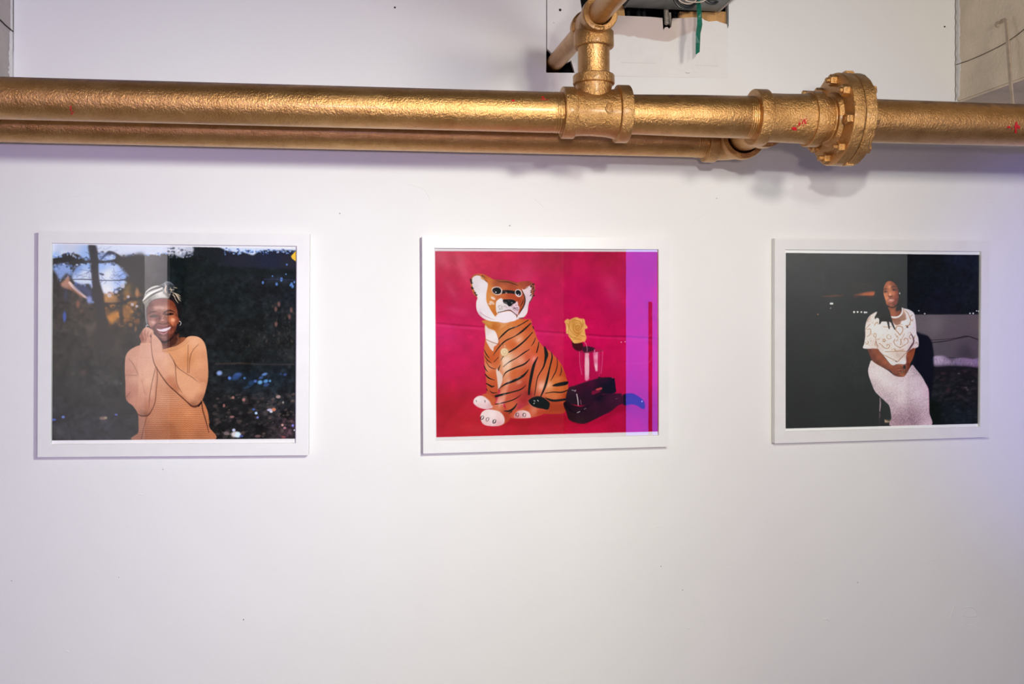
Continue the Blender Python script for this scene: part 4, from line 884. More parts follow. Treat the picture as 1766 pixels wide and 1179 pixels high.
    cv.poly(B3((325,775),(370,765),(410,778),(380,790),(330,808)), (140,20,56), 0.6, 0.8); cv.poly(B3((360,755),(412,738),(418,755),(380,768)), (206,70,76), 0.5, 0.9)
    cv.stroke(B3((75,890),(130,950),(170,970),(215,965),(260,935),(320,890)), [1.2,1.8,1.4,1.2,1.0,0.6], (10,8,12), 0.9, 0.7); cv.stroke(B3((190,972),(215,962)), 1.0, (236,226,230), 0.9, 0.4); cv.stroke(B3((252,942),(272,930)), 0.7, (210,190,200), 0.8, 0.4)
    cv.stroke(B3((185,800),(195,850),(200,905)), [1.4,1.6,1.2], (226,206,212), 0.95, 0.4); cv.stroke(B3((220,855),(226,895)), 0.9, (190,130,150), 0.8, 0.5); cv.stroke(B3((140,762),(160,768),(176,764),(168,778)), 0.9, (216,196,206), 0.9, 0.4)
    cv.stroke(B3((510,650),(535,665)), 1.2, (150,70,100), 0.7, 0.6); cv.blob(*B3((527,665))[0], 2.2, 2.2, (14,10,16), 0.9, 0.3)
    cv.stroke(B3((545,845),(560,840)), 0.8, (150,110,130), 0.7, 0.6); cv.stroke(B3((120,745),(230,705),(330,672),(420,652)), 0.7, (96,36,58), 0.6, 0.6)
    # cord end at the right
    cv.poly(B3((612,812),(640,798),(700,795),(760,825),(800,860),(815,900),(808,938),(780,930),(740,905),(690,895),(640,905),(612,890)), (30,18,40), 0.6, shade=[R(630,850,(26,16,30)), R(700,850,(10,24,50)), R(780,880,(14,30,60))])
    for _ in range(26): cv.blob(*B3((g.uniform(625, 805), g.uniform(810, 925)))[0], 0.8, 0.5, [(150,130,160), (90,90,130)][g.integers(2)], 0.55, 0.6)
    cv.blob(*B3((788,868))[0], 1.2, 1.2, (236,226,240), 0.95, 0.4); cv.stroke(B3((600,790),(610,830),(612,890)), 0.9, (120,20,50), 0.6, 0.6)
    cv.grain(2.6)

def paint_seated_woman(cv):
    C0 = crop(1310, 390, 2.9476); C1 = crop(1480, 470, 10.717); C2 = crop(1480, 530, 9.071)
    C3 = crop(1480, 610, 8.736); C4 = crop(1560, 430, 3.743); C5 = crop(1350, 430, 6.935)
    H, W = cv.H, cv.W
    bg = [(1360,440,(26,26,26)), (1400,470,(26,27,28)), (1480,440,(20,20,22)), (1400,600,(22,26,24)), (1480,620,(20,24,24)), (1380,700,(20,24,22)), (1480,700,(18,22,22)), (1450,560,(22,26,26)),
          (1560,450,(16,18,24)), (1600,470,(12,18,24)), (1660,450,(18,22,36)), (1680,520,(20,24,32)), (1620,520,(14,16,30)), (1600,610,(12,18,30)), (1600,700,(12,20,20)), (1640,660,(22,24,28)), (1680,680,(28,26,30)), (1660,720,(22,28,34)), (1560,700,(18,22,24))]
    cv.a[:] = cv.field((0, H, 0, W), bg, 2.2, 10)
    cv.a *= (1 + cv.cloud(26, 0.08)[..., None]); cv.a *= (1 + cv.cloud(5, 0.10)[..., None])
    g = cv.rng
    # sunset streaks and lamps
    cv.stroke(C5((470,560),(580,556),(640,552),(720,552)), [1, 2.4, 2.8, 1.0], (104,50,34), 0.8, 1.6)
    cv.poly(C5((840,545),(920,525),(1000,508),(1080,500),(1100,508),(1085,550),(1000,552),(900,552)), (176,86,46), 1.0, shade=[C5((1060,525))[0]+((190,92,48),), C5((900,540))[0]+((130,60,40),), C5((980,535))[0]+((186,96,54),)])
    cv.stroke(C5((850,570),(900,568)), 2, (92,36,40), 0.8, 0.9); cv.stroke(C5((1020,573),(1075,572)), 1.8, (86,32,40), 0.8, 0.9)
    cv.stroke(C5((810,420),(920,412),(1010,420),(1130,412)), [1, 2.4, 1.6, 1], (62,40,36), 0.75, 1.8); cv.poly(C5((780,430),(1130,420),(1100,500),(850,535),(760,545)), (40,32,32), 4, 0.5)
    for x, y, rx, ry, c in ((575,647,1.9,1.7,(252,252,250)), (592,647,1.8,1.7,(252,252,250)), (572,702,1.1,1.1,(130,130,132)), (420,776,1.0,1.2,(176,110,100)), (333,702,0.9,0.9,(60,62,60)),
                            (853,748,1.9,1.9,(250,248,244)), (895,747,1.7,1.7,(240,238,232)), (940,748,1.6,1.6,(238,236,232)), (980,752,1.9,1.8,(250,250,248)), (1002,752,1.5,1.5,(226,232,228))):
        cv.blob(*C5((x, y))[0], rx, ry, c, 1, 0.35)
    # concrete wall and frost at the right
    Q = lambda x, y, c: C4((x, y))[0] + (c,)
    cv.poly(C4((20,420),(500,418),(500,700),(420,705),(190,690),(175,600),(150,560),(80,550)), (92,84,90), 0.8, smooth=False,
            shade=[Q(100,440,(96,90,94)), Q(200,480,(104,96,100)), Q(350,450,(90,82,86)), Q(300,560,(88,78,84)), Q(470,480,(94,82,84)), Q(460,620,(84,72,80)), Q(250,640,(84,78,84)), Q(400,670,(66,58,66))])
    cv.poly(C4((180,695),(240,685),(300,700),(380,698),(440,705),(500,700),(500,762),(400,755),(300,752),(190,755)), (140,122,142), 1.0, shade=[Q(220,720,(176,158,178)), Q(280,730,(150,134,156)), Q(350,735,(128,110,134)), Q(420,740,(134,110,136)), Q(480,725,(120,100,128)), Q(300,700,(90,78,90))])
    for _ in range(90):
        x = g.uniform(190, 490); y = g.uniform(700, 748)
        cv.stroke(C4((x, y), (x + g.normal(0, 2), y + g.uniform(4, 16))), g.uniform(0.4, 1.2), [(206,190,206), (90,76,96), (170,150,172), (70,58,72)][g.integers(4)], 0.4, 0.6)
    cv.poly(C4((170,750),(500,762),(500,800),(350,830),(180,820)), (26,22,28), 3, 0.8)
    cv.scatter(1605, 635, 1690, 690, 160, (0.8, 3), [(50,44,50), (40,38,42), (58,40,44), (20,22,26)], (0.2, 0.6), 0.8, 1.8)
    cv.scatter(1600, 675, 1690, 735, 120, (0.8, 2.4), [(46,50,58), (24,28,34), (34,38,44)], (0.2, 0.5), 0.8, 2)
    for x, y in ((395,890), (405,905), (350,800), (440,850)): cv.blob(*C4((x, y))[0], 2.6, 1.6, (110,92,100), 0.5, 0.9)
    cv.stroke(C4((160,585),(260,580),(340,570),(410,560),(500,592)), [0.9,0.8,0.9,1.4,1.2], (30,22,28), 0.9, 0.5); cv.stroke(C4((160,602),(260,592),(340,575),(410,562)), [1.2,1.2,1,0.8], (26,20,26), 0.9, 0.5)
    for x, y, r, c in ((92,395,1.0,(180,190,190)), (130,414,1.2,(230,196,190)), (422,412,1.2,(250,240,248)), (443,412,1.3,(246,236,250)), (465,396,1.0,(206,190,206)), (480,398,1.5,(240,214,228)), (488,402,1.2,(240,220,230))):
        cv.blob(*C4((x, y))[0], r*1.2, r, c, 1, 0.4)
    # her shadow on that wall
    cv.poly(C4((70,545),(110,545),(150,560),(175,600),(185,680),(188,800),(175,900),(160,980),(60,980),(60,700)), (12,14,28), 1.4, 0.97)
    cv.poly(C4((160,980),(230,1000),(220,1130),(155,1130)), (10,18,14), 2, 0.8)
    # stool
    cv.stroke(C3((330,640),(335,750),(330,860),(325,960),(320,1070)), [2.6,3.6,3.4,3.0,2.2], (40,34,38), 1, 0.6)
    cv.stroke(C3((330,670),(335,750),(325,860)), [2.0,2.6,1.6], (170,150,156), 0.9, 0.7); cv.stroke(C3((325,900),(322,960)), 2, (106,90,96), 0.7, 0.9)
    cv.poly(C3((395,985),(500,978),(505,1030),(400,1035)), (186,156,128), 0.7, smooth=False)
    cv.poly(C3((340,640),(470,780),(500,1000),(400,980),(360,860),(350,740)), (22,30,28), 1.5, 0.9)
    # ---- skirt
    K = lambda x, y, c: C3((x, y))[0] + (c,)
    cv.poly(C3((205,95),(300,160),(450,250),(560,330),(690,335),(760,240),(815,165),(870,225),(960,340),(1020,450),(1060,540),(1070,700),(1072,880),(1080,1090),(510,1090),(500,960),(470,790),(400,710),(330,645),(250,560),(200,440),(160,330),(150,240),(170,160)),
            (214,204,206), 0.4, power=2.2, soft=7, shade=[
            K(200,160,(206,196,196)), K(200,300,(214,200,202)), K(230,450,(176,160,166)), K(350,600,(182,164,172)), K(300,300,(222,212,210)), K(400,400,(224,214,212)), K(500,450,(218,206,208)), K(560,360,(202,184,188)), K(640,500,(224,214,214)), K(640,700,(222,212,212)),
            K(760,300,(208,190,196)), K(815,200,(180,160,166)), K(880,280,(150,130,140)), K(860,400,(214,202,204)), K(960,450,(196,174,184)), K(1040,560,(206,176,190)), K(900,600,(220,208,210)), K(1000,750,(200,176,186)), K(900,760,(196,180,186)), K(860,850,(160,136,144)),
            K(780,900,(142,116,126)), K(700,900,(176,150,160)), K(600,950,(136,108,120)), K(560,1000,(150,120,132)), K(680,1020,(122,96,108)), K(800,1000,(120,94,106)), K(900,980,(150,122,132)), K(1000,950,(196,170,180)), K(1030,1050,(206,180,190)), K(540,850,(196,176,184)), K(520,1060,(176,146,160)), K(740,1070,(176,150,160)), K(600,1070,(150,124,134)), K(460,700,(172,156,164))])
    m = cv.mask(cv.T(catmull(C3((205,120),(560,345),(690,345),(815,180),(960,350),(1060,560),(1072,1090),(512,1090),(470,800),(250,560),(155,330)), True, 4)), 3)
    bb, mm = m; y0, y1, x0, x1 = bb
    n = blur(g.normal(0, 1, (y1-y0, x1-x0)).astype(np.float32), 0.75) * 2.0
    dark = 1.0 - cv.a[y0:y1, x0:x1, 1] / 255.0
    cv.a[y0:y1, x0:x1] *= (1 + n * (0.02 + 0.32 * np.clip(dark - 0.14, 0, 1)) * mm)[..., None]
    cv.stroke(C3((1030,460),(1062,550),(1066,700),(1070,900)), 1.0, (206,120,150), 0.5, 0.8)
    # ---- arms
    M = lambda x, y, c: C2((x, y))[0] + (c,)
    cv.poly(C2((150,640),(290,640),(340,690),(420,790),(500,880),(560,905),(640,885),(700,895),(700,960),(560,1020),(500,990),(400,940),(300,890),(220,830),(180,740)), (120,62,40), 0.4,
            shade=[M(190,670,(90,44,32)), M(250,680,(136,68,42)), M(240,780,(96,46,32)), M(320,780,(150,80,50)), M(300,860,(90,42,28)), M(420,860,(160,90,56)), M(400,920,(96,48,32)), M(500,920,(150,84,54)), M(480,970,(104,52,36)), M(580,940,(130,68,46)), M(640,910,(140,74,50))])
    cv.poly(C2((760,640),(890,620),(885,700),(860,790),(820,870),(810,930),(770,990),(735,980),(730,900),(740,820),(750,740)), (130,68,46), 0.4,
            shade=[M(820,660,(110,52,36)), M(860,700,(140,72,48)), M(790,740,(150,80,56)), M(760,820,(110,54,46)), M(810,840,(150,82,54)), M(790,900,(90,42,34)), M(750,960,(110,58,42))])
    # clasped hands
    cv.poly(C2((520,990),(560,930),(640,888),(700,890),(740,900),(790,900),(800,930),(780,990),(750,1040),(720,1078),(680,1082),(620,1078),(570,1055),(538,1030)), (130,68,46), 0.4,
            shade=[M(560,1000,(120,60,42)), M(620,930,(140,76,52)), M(600,1040,(120,58,44)), M(680,920,(150,82,56)), M(680,1000,(120,62,44)), M(700,1060,(170,96,60)), M(760,930,(110,54,40)), M(750,1000,(96,48,36)), M(640,990,(136,72,50))])
    for p in (((600,960),(660,950),(710,965)), ((610,1000),(660,990),(715,1010)), ((600,1040),(650,1025),(700,1045)), ((550,1020),(600,1050),(650,1060),(700,1075)), ((730,900),(745,960),(735,1030)), ((640,900),(680,930),(700,950))):
        cv.stroke(C2(*p), [0.5, 1.0, 0.5], (66,28,20), 0.8, 0.5)
    for p in (((620,975),(660,968)), ((640,1018),(690,1030)), ((650,1050),(710,1062)), ((640,905),(690,905))): cv.stroke(C2(*p), 1.0, (196,124,84), 0.6, 0.6)
    cv.blob(*C2((722,932))[0], 2.4, 2.9, (14,12,14), 1, 0.25); cv.blob(*C2((688,1008))[0], 1.8, 1.4, (70,64,40), 0.9, 0.4); cv.blob(*C2((690,1006))[0], 0.8, 0.6, (170,170,140), 0.8, 0.5)
    # ---- bodice
    cv.poly(C2((85,640),(95,560),(110,440),(108,330),(125,230),(170,140),(230,95),(300,65),(330,120),(480,60),(520,100),(660,10),(720,15),(800,35),(870,85),(890,160),(905,280),(912,400),(940,480),(945,600),(900,635),(850,640),(770,700),(750,760),(745,880),(650,885),(600,890),(550,905),(500,880),(420,780),(340,690),(290,645)),
            (226,216,212), 0.4, shade=[M(150,200,(206,190,186)), M(140,400,(214,200,196)), M(120,600,(226,216,214)), M(200,300,(228,220,216)), M(240,560,(206,192,186)), M(320,330,(232,222,216)), M(450,400,(230,222,216)), M(420,560,(214,204,200)), M(560,420,(222,212,206)), M(600,600,(220,210,206)), M(700,360,(224,212,210)), M(760,560,(214,200,200)), M(820,300,(228,216,220)), M(890,300,(222,196,212)), M(930,560,(216,200,206)), M(850,620,(196,178,180)), M(620,740,(184,166,154)), M(560,720,(206,192,180)), M(680,760,(190,172,162)), M(500,800,(222,212,206)), M(700,850,(226,214,214)), M(560,880,(224,212,210)), M(340,650,(206,192,186)), M(420,700,(220,210,204))])
    n = blur(g.normal(0, 1, (H, W)).astype(np.float32), 1.0) * 2.4
    m = cv.mask(cv.T(C2((85,640),(108,330),(170,140),(300,65),(660,10),(870,85),(945,600),(770,700),(745,880),(550,905),(290,645))), 2); bb, mm = m; y0, y1, x0, x1 = bb
    cv.a[y0:y1, x0:x1] *= (1 + 0.045 * n[y0:y1, x0:x1] * mm)[..., None]
    # sheer yoke and neck
    cv.poly(C2((500,160),(560,165),(640,150),(690,80),(700,20),(740,60),(760,130),(750,195),(700,215),(670,250),(600,275),(560,250),(530,200)), (136,92,72), 0.6,
            shade=[M(560,190,(140,88,66)), M(640,200,(136,94,76)), M(700,150,(150,112,92)), M(720,80,(170,140,122)), M(620,250,(150,110,92))])
    cv.poly(C2((470,-10),(600,-20),(660,-5),(690,30),(680,90),(640,135),(580,140),(510,130),(480,60)), (150,84,54), 0.5,
            shade=[M(500,30,(136,74,48)), M(540,60,(166,94,60)), M(600,40,(120,60,40)), M(650,20,(60,30,24)), M(660,80,(130,70,50)), M(560,120,(160,92,62)), M(620,120,(130,72,52))])
    cv.stroke(C2((505,140),(560,156),(620,148),(670,110),(692,60),(690,10)), [1.4,2.6,2.8,2.8,2.6,1.8], (244,230,232), 1, 0.4)
    cv.poly(C2((665,240),(680,210),(720,205),(745,190),(790,185),(830,200),(825,260),(780,275),(720,290),(670,290)), (230,218,216), 0.7)
    cv.poly(C2((750,170),(745,110),(715,50),(740,40),(790,110),(800,150)), (222,206,206), 0.8, 0.9)
    # gold embroidery
    G = (142, 96, 54)
    def em(w, *p): cv.stroke(C2(*p), [q * 0.85 for q in (w if isinstance(w, list) else [w])] * (1 if isinstance(w, list) else len(p)), G, 0.75, 0.5)
    em([0.8,1.5,1.3], (140,460),(185,420),(198,370),(185,335),(150,345)); em(1.1, (120,350),(140,310),(185,265)); em(1.0, (145,215),(170,170),(190,130)); em(1.2, (110,540),(135,575),(158,555),(150,530))
    em(1.1, (265,470),(242,440),(255,405),(280,420),(275,470),(280,540),(262,580),(300,590)); em(1.1, (300,500),(340,490)); em(1.4, (330,560),(370,590),(410,630),(460,640),(492,610),(480,580),(450,580),(455,605))
    em(1.3, (255,280),(275,245),(300,230),(310,255)); em(1.2, (395,300),(450,306),(520,300)); em(1.1, (500,440),(515,480),(480,490),(450,470),(455,435),(485,425))
    for a in range(5): cv.blob(*C2((406 + 18*math.cos(a*1.257), 515 + 20*math.sin(a*1.257)))[0], 1.1, 1.0, (150,104,60), 0.9, 0.5)
    cv.stroke(C2((590,330),(600,300),(640,290),(690,310),(695,370),(655,430)), 1.3, (160,108,60), 0.9, 0.4); cv.stroke(C2((655,430),(620,390),(588,350),(592,320)), 1.3, (160,108,60), 0.9, 0.4)
    em(1.0, (600,275),(640,260),(690,270)); em(1.3, (655,630),(600,600),(565,560),(560,520),(575,500)); em(1.3, (655,630),(720,590),(775,550),(780,510),(750,480),(720,490),(725,515))
    em(1.0, (575,410),(600,450),(625,470),(610,520),(590,510)); em(1.0, (725,410),(700,460),(680,500)); em(1.8, (665,500),(672,540),(660,580)); em(1.0, (570,660),(600,680),(655,670),(710,660)); em(1.1, (420,690),(540,690),(640,684),(760,684))
    em(1.0, (565,640),(590,670)); em(1.3, (380,735),(440,760),(520,800),(600,842)); em(1.4, (620,845),(680,780),(760,700)); cv.stroke(C2((590,838),(604,848)), 1.4, (50,40,30), 0.9, 0.4)
    em(1.4, (740,50),(780,90),(805,150),(820,210),(800,260)); em(1.2, (855,180),(850,210),(832,200),(815,170),(820,140),(850,120)); em(1.6, (740,285),(790,280),(815,260)); cv.blob(*C2((768,305))[0], 1.8, 1.8, (70,36,30), 0.85, 0.6)
    em(1.3, (815,390),(830,420),(800,450),(820,490)); em(1.2, (890,440),(870,490)); em(1.4, (895,560),(915,545),(935,580)); em(1.0, (600,450),(620,440))
    cv.stroke(C2((830,420),(860,470),(868,540),(840,590),(800,650),(765,690)), [1.4,2.0,2.4,2.8,2.4,1.2], (60,30,34), 0.85, 0.8)
    cv.stroke(C2((275,540),(300,600),(300,640)), [1.6,1.4,1], (120,70,60), 0.6, 0.8)
    for _ in range(130): cv.blob(*C2((g.uniform(120, 900), g.uniform(150, 700)))[0], g.uniform(0.4, 0.9), 0.5, [(186,156,132), (150,116,90), (246,240,236)][g.integers(3)], 0.4, 0.6)
    for x, y in ((160,600), (200,420), (240,230), (330,620), (520,560), (470,360), (690,560), (860,330), (380,440), (540,640), (210,520), (720,350), (180,250)):
        a = g.uniform(0, 6.28)
        cv.stroke(C2(*[(x + 26*math.cos(a+q)*q/2.4, y + 26*math.sin(a+q)*q/2.4) for q in (0.6, 1.2, 1.8, 2.4)]), 0.7, (170,130,92), 0.6, 0.5)
    # ---- head
    N = lambda x, y, c: C1((x, y))[0] + (c,)
    HR = (20, 19, 20)
    cv.poly(C1((450,300),(470,210),(520,150),(580,120),(650,130),(720,180),(760,260),(775,340),(765,430),(775,520),(790,640),(740,700),(700,690),(720,560),(640,160),(500,260),(490,400),(520,600),(575,700),(600,800),(620,900),(600,920),(560,900),(440,900),(400,900),(380,800),(350,740),(380,600),(420,450)), HR, 0.6, smooth=True)
    cv.poly(C1((350,740),(420,640),(520,600),(570,690),(610,820),(640,920),(690,1050),(670,1050),(620,960),(600,880),(570,900),(585,1040),(565,1040),(530,900),(440,890),(405,950),(385,950),(395,850),(345,830),(310,860),(305,820)), HR, 0.4, smooth=False)
    cv.poly(C1((466,320),(480,250),(510,190),(560,155),(620,160),(680,200),(720,260),(745,330),(748,420),(745,500),(725,560),(690,605),(630,632),(570,620),(525,590),(505,520),(480,440),(466,380)), (150,84,54), 0.5, power=2.8, soft=1.5, shade=[
        N(500,260,(150,84,54)), N(560,200,(166,92,58)), N(620,200,(130,66,42)), N(580,260,(206,136,96)), N(560,320,(176,108,72)), N(680,230,(110,54,38)), N(640,280,(120,62,44)), N(720,320,(96,44,34)), N(500,330,(120,66,48)), N(490,410,(196,126,84)), N(540,400,(186,114,78)),
        N(590,390,(206,138,102)), N(600,420,(176,108,80)), N(650,380,(190,112,78)), N(700,380,(150,70,52)), N(735,400,(96,44,36)), N(690,450,(140,70,50)), N(530,470,(206,134,94)), N(520,540,(170,98,66)), N(600,590,(150,84,60)), N(570,600,(130,66,46)), N(680,540,(120,58,44)), N(720,500,(90,40,34)), N(660,590,(96,46,36)), N(600,450,(120,64,48)), N(640,600,(130,72,54))])
    cv.stroke(C1((472,312),(500,297),(538,300)), [0.8,1.4,0.6], (50,26,20), 0.9, 0.5); cv.stroke(C1((604,274),(640,257),(690,258),(725,278)), [0.6,1.4,1.4,0.6], (54,28,22), 0.9, 0.5)
    cv.poly(C1((470,355),(500,340),(540,348),(530,362),(490,366)), (50,30,24), 0.4, 0.9); cv.blob(*C1((506,352))[0], 0.9, 0.7, (20,14,14), 1, 0.4); cv.blob(*C1((524,354))[0], 0.6, 0.4, (180,160,150), 0.8, 0.5)
    cv.poly(C1((630,318),(660,302),(705,300),(700,322),(660,332)), (54,32,26), 0.4, 0.9); cv.blob(*C1((662,316))[0], 1.1, 0.9, (18,12,12), 1, 0.4); cv.blob(*C1((685,316))[0], 0.6, 0.4, (170,150,140), 0.8, 0.5)
    cv.stroke(C1((560,300),(550,350),(560,400)), 0.8, (120,66,46), 0.6, 0.7)
    cv.stroke(C1((552,428),(575,440),(610,440),(638,428)), [0.8,1.1,1.1,0.8], (66,30,24), 0.9, 0.5); cv.blob(*C1((590,405))[0], 1.6, 1.8, (226,162,128), 0.7, 0.8)
    cv.poly(C1((545,500),(580,478),(605,482),(640,478),(675,500),(650,530),(600,550),(560,535)), (170,104,90), 0.4)
    cv.poly(C1((560,502),(600,492),(660,502),(630,512),(590,514)), (236,206,196), 0.5, 0.7); cv.stroke(C1((560,528),(600,540),(645,526)), 1.2, (206,140,126), 0.7, 0.6)
    cv.stroke(C1((545,502),(600,490),(670,500)), 0.5, (90,40,36), 0.7, 0.4); cv.stroke(C1((565,556),(610,562),(650,548)), 0.8, (90,44,34), 0.6, 0.6)
    cv.blob(*C1((769,382))[0], 0.8, 1.6, (226,226,206), 1, 0.4)
    cv.stroke(C1((520,596),(570,630),(630,645),(690,625),(730,580)), [0.8,1.4,1.8,1.6,1], (24,14,12), 0.85, 0.7)
    cv.poly(C1((700,640),(760,620),(800,660),(790,700),(760,690),(735,690),(710,720)), (22,20,22), 1.0, 0.8)
    cv.grain(2.0)

# ================================================================== the room
X_L = PX(22, 100, 1).x * 0 + (D * tx_(22)); X_R = D * tx_(1650)      # faces of the two beams
Z_CEIL = 2.75; XW = 5.2; YB = -5.4

def wall_with_hole(name, outer, hole, depth, mat):
    bm = bmesh.new()
    loops = []
    for lp in (outer, hole):
        f = [bm.verts.new(p) for p in lp]; b = [bm.verts.new(Vector(p) + Vector((0, depth, 0))) for p in lp]
        n = len(f)
        ef = [bm.edges.new((f[i], f[(i+1) % n])) for i in range(n)]
        eb = [bm.edges.new((b[i], b[(i+1) % n])) for i in range(n)]
        loops.append((f, b, ef, eb))
    for k in (2, 3):
        bmesh.ops.triangle_fill(bm, edges=loops[0][k] + loops[1][k], use_beauty=True)
    for f, b, _, _ in loops:
        n = len(f)
        for i in range(n):
            j = (i + 1) % n
            bm.faces.new((f[i], f[j], b[j], b[i]))
    return new_obj(name, bm, mat)
hole = [P(942, -110), P(942, 125.2), P(991, 125.6), P(1058, 126), P(1058, 131.4), P(1150, 133), P(1254.6, 135), P(1255.6, -110)]
outer = [Vector((-XW, 0, 0)), Vector((XW, 0, 0)), Vector((XW, 0, Z_CEIL)), Vector((-XW, 0, Z_CEIL))]
struct(wall_with_hole('wall_back', outer, hole, 0.0127, M_WALL))
# the space behind the opening
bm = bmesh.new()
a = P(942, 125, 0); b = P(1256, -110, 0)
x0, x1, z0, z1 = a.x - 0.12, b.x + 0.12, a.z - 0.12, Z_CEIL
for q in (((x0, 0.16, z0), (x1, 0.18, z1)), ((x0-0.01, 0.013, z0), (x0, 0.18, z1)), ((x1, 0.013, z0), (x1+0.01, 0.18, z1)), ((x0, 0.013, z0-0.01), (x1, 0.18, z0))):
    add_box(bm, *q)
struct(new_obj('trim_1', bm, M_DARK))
struct(box('floor', (-XW, YB, -0.05), (XW, 0.0127, 0), M_FLOOR))
struct(box('ceiling', (-XW, YB, Z_CEIL), (XW, 0.0127, Z_CEIL + 0.05), M_CEIL))
struct(box('wall_left', (-XW - 0.05, YB, 0), (-XW, 0.0127, Z_CEIL), M_ROOM))
struct(box('wall_right', (XW, YB, 0), (XW + 0.05, 0.0127, Z_CEIL), M_ROOM))
struct(box('wall_front', (-XW, YB - 0.05, 0), (XW, YB, Z_CEIL), M_ROOMD))

# beams that run from the wall towards the viewer, above the pipes
zr = P(1650, 177.5).z
beam_r = struct(box('trim_2', (X_R, -3.2, zr), (X_R + 0.55, -0.0005, Z_CEIL), M_CONC, bevel=0.004))
zl = ZC + 0.388
beam_l = struct(box('trim_3', (X_L - 0.55, -3.2, zl), (X_L, -0.0005, Z_CEIL), M_CONC2, bevel=0.003))
def jag(name, pts, off, mat, parent):
    """thin sheet of paint on a beam's side face, outline given in photo pixels"""
    bm = bmesh.new()
    X = X_R if off < 0 else X_L
    f = [bm.verts.new(PX(x, y, X) + Vector((off, 0, 0))) for x, y in pts]
    n = len(f)
    es = [bm.edges.new((f[i], f[(i+1) % n])) for i in range(n)]
    bmesh.ops.triangle_fill(bm, edges=es, use_beauty=True)
    r = bmesh.ops.extrude_face_region(bm, geom=bm.faces[:])
    for v in r['geom']:
        if isinstance(v, bmesh.types.BMVert): v.co.x += -off * 0.8
    o = new_obj(name, bm, mat, parent)
    return o
rnd = random.Random(4)
ys = list(range(-60, 176, 5))
jag('paint_edge', [(1649.2, y) for y in (-60, 174.5)][::-1] + [(1655.6 + rnd.uniform(-0.9, 0.9) + (1.5 if 100 < y < 125 else 0), y) for y in ys if y < 170], -0.0012, M_STRIP, beam_r)
jag('paint_edge', [(21.2, 178), (21.2, -60)] + [(17.8 + rnd.uniform(-0.3, 0.3) - (0 if y < 55 else rnd.uniform(1.0, 5.0) if y > 85 else 1.8), y) for y in range(-60, 156, 4)], 0.0012, M_STRIP, beam_l)
# a crack between two pours of the left beam, and the brown wire on the right one
bm = bmesh.new(); add_tube(bm, [PX(x, y, X_L) + Vector((0.001, 0, 0)) for x, y in ((-30, 14), (-8, 29), (0, 35), (8, 43), (15, 49), (21.3, 54.5))], [0.0016, 0.0016, 0.0014, 0.0012, 0.0012, 0.0014], 8)
new_obj('joint_gap', bm, M_HOLE, beam_l)
# hairline gap where the drywall meets the beams
bm = bmesh.new(); add_tube(bm, [P(22.6 - (0.8 if y > 90 else 0.3 if y > 50 else 0), y) + Vector((0.0006, -0.0006, 0)) for y in range(-60, 150, 12)], 0.0008, 6)
new_obj('wall_joint', bm, M_HOLE, beam_l)
bm = bmesh.new(); add_tube(bm, [P(1648.4 + 0.5*math.sin(y), y) + Vector((-0.0012, -0.0006, 0)) for y in range(-60, 178, 9)], 0.0009, 6)
new_obj('wall_joint', bm, M_WIRE, beam_r)
# dark slot under the right beam
zs = P(1700, 182).z
new_obj('wall_slot', (lambda bm: (add_box(bm, (X_R + 0.002, -0.0035, zr - 0.004), (X_R + 0.5, -0.0007, zr + 0.0)), bm)[1])(bmesh.new()), M_HOLE, beam_r)

# inset drywall patch: its paint is drawn the same way as the prints
def paint_patch(cv):
    T = crop(1060, 0, 8.41)
    cv.a[:] = (234, 231, 230)
    cv.a *= (1 + cv.cloud(30, 0.006)[..., None])
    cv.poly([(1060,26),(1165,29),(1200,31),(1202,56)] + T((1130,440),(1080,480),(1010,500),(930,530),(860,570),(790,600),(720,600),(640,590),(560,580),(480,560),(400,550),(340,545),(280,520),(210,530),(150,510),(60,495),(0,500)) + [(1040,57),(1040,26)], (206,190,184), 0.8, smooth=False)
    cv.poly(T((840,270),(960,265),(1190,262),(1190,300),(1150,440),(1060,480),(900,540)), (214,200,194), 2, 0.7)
    cv.stroke(T((0,1103),(300,1108),(700,1125),(1000,1135)), 0.5, (176,172,166), 0.6, 0.5)
    cv.stroke(T((100,905),(600,915)), 0.7, (206,200,196), 0.7, 0.7); cv.stroke(T((1180,945),(1500,960)), 0.7, (206,200,196), 0.7, 0.7)
    cv.stroke(T((1030,1050),(1060,1060),(1085,1056)), 0.8, (150,146,142), 0.9, 0.4); cv.stroke(T((150,1145),(170,1172)), 0.8, (150,148,146), 0.9, 0.4)
    cv.blob(966, 17, 2.2, 2.2, (30,26,26), 1, 0.2)
    cv.blob(955, 39, 1.0, 0.5, (150,140,140), 0.9, 0.4)
cv = Canvas(0.0, [(940, -112), (1258, -112), (1258, 137), (940, 137)], 900, 5)
paint_patch(cv)
img_patch = cv.finish('patch_paint', [(930, -130), (1270, -130), (1270, 150), (930, 150)], (230, 228, 228))
def image_mat(name, img, rough=0.6, bump=0.0, spec=0.3):
    t = NT(name)
    im = t.n('ShaderNodeTexImage'); im.image = img; im.interpolation = 'Cubic'
    t.set(Base_Color=im.outputs[0], Roughness=rough, Specular_IOR_Level=spec)
    if bump: t.set(Normal=t.bump(t.noise(260, 3), bump))
    return t.m
def planar_uv(o, cv):
    me = o.data; uv = me.uv_layers.new(name='UVMap')
    for l in me.loops:
        p = me.vertices[l.vertex_index].co
        w = o.matrix_basis @ p
        uv.data[l.index].uv = ((w.x - cv.x0) / (cv.x1 - cv.x0), (w.z - cv.z0) / (cv.z1 - cv.z0))
rnd = random.Random(9)
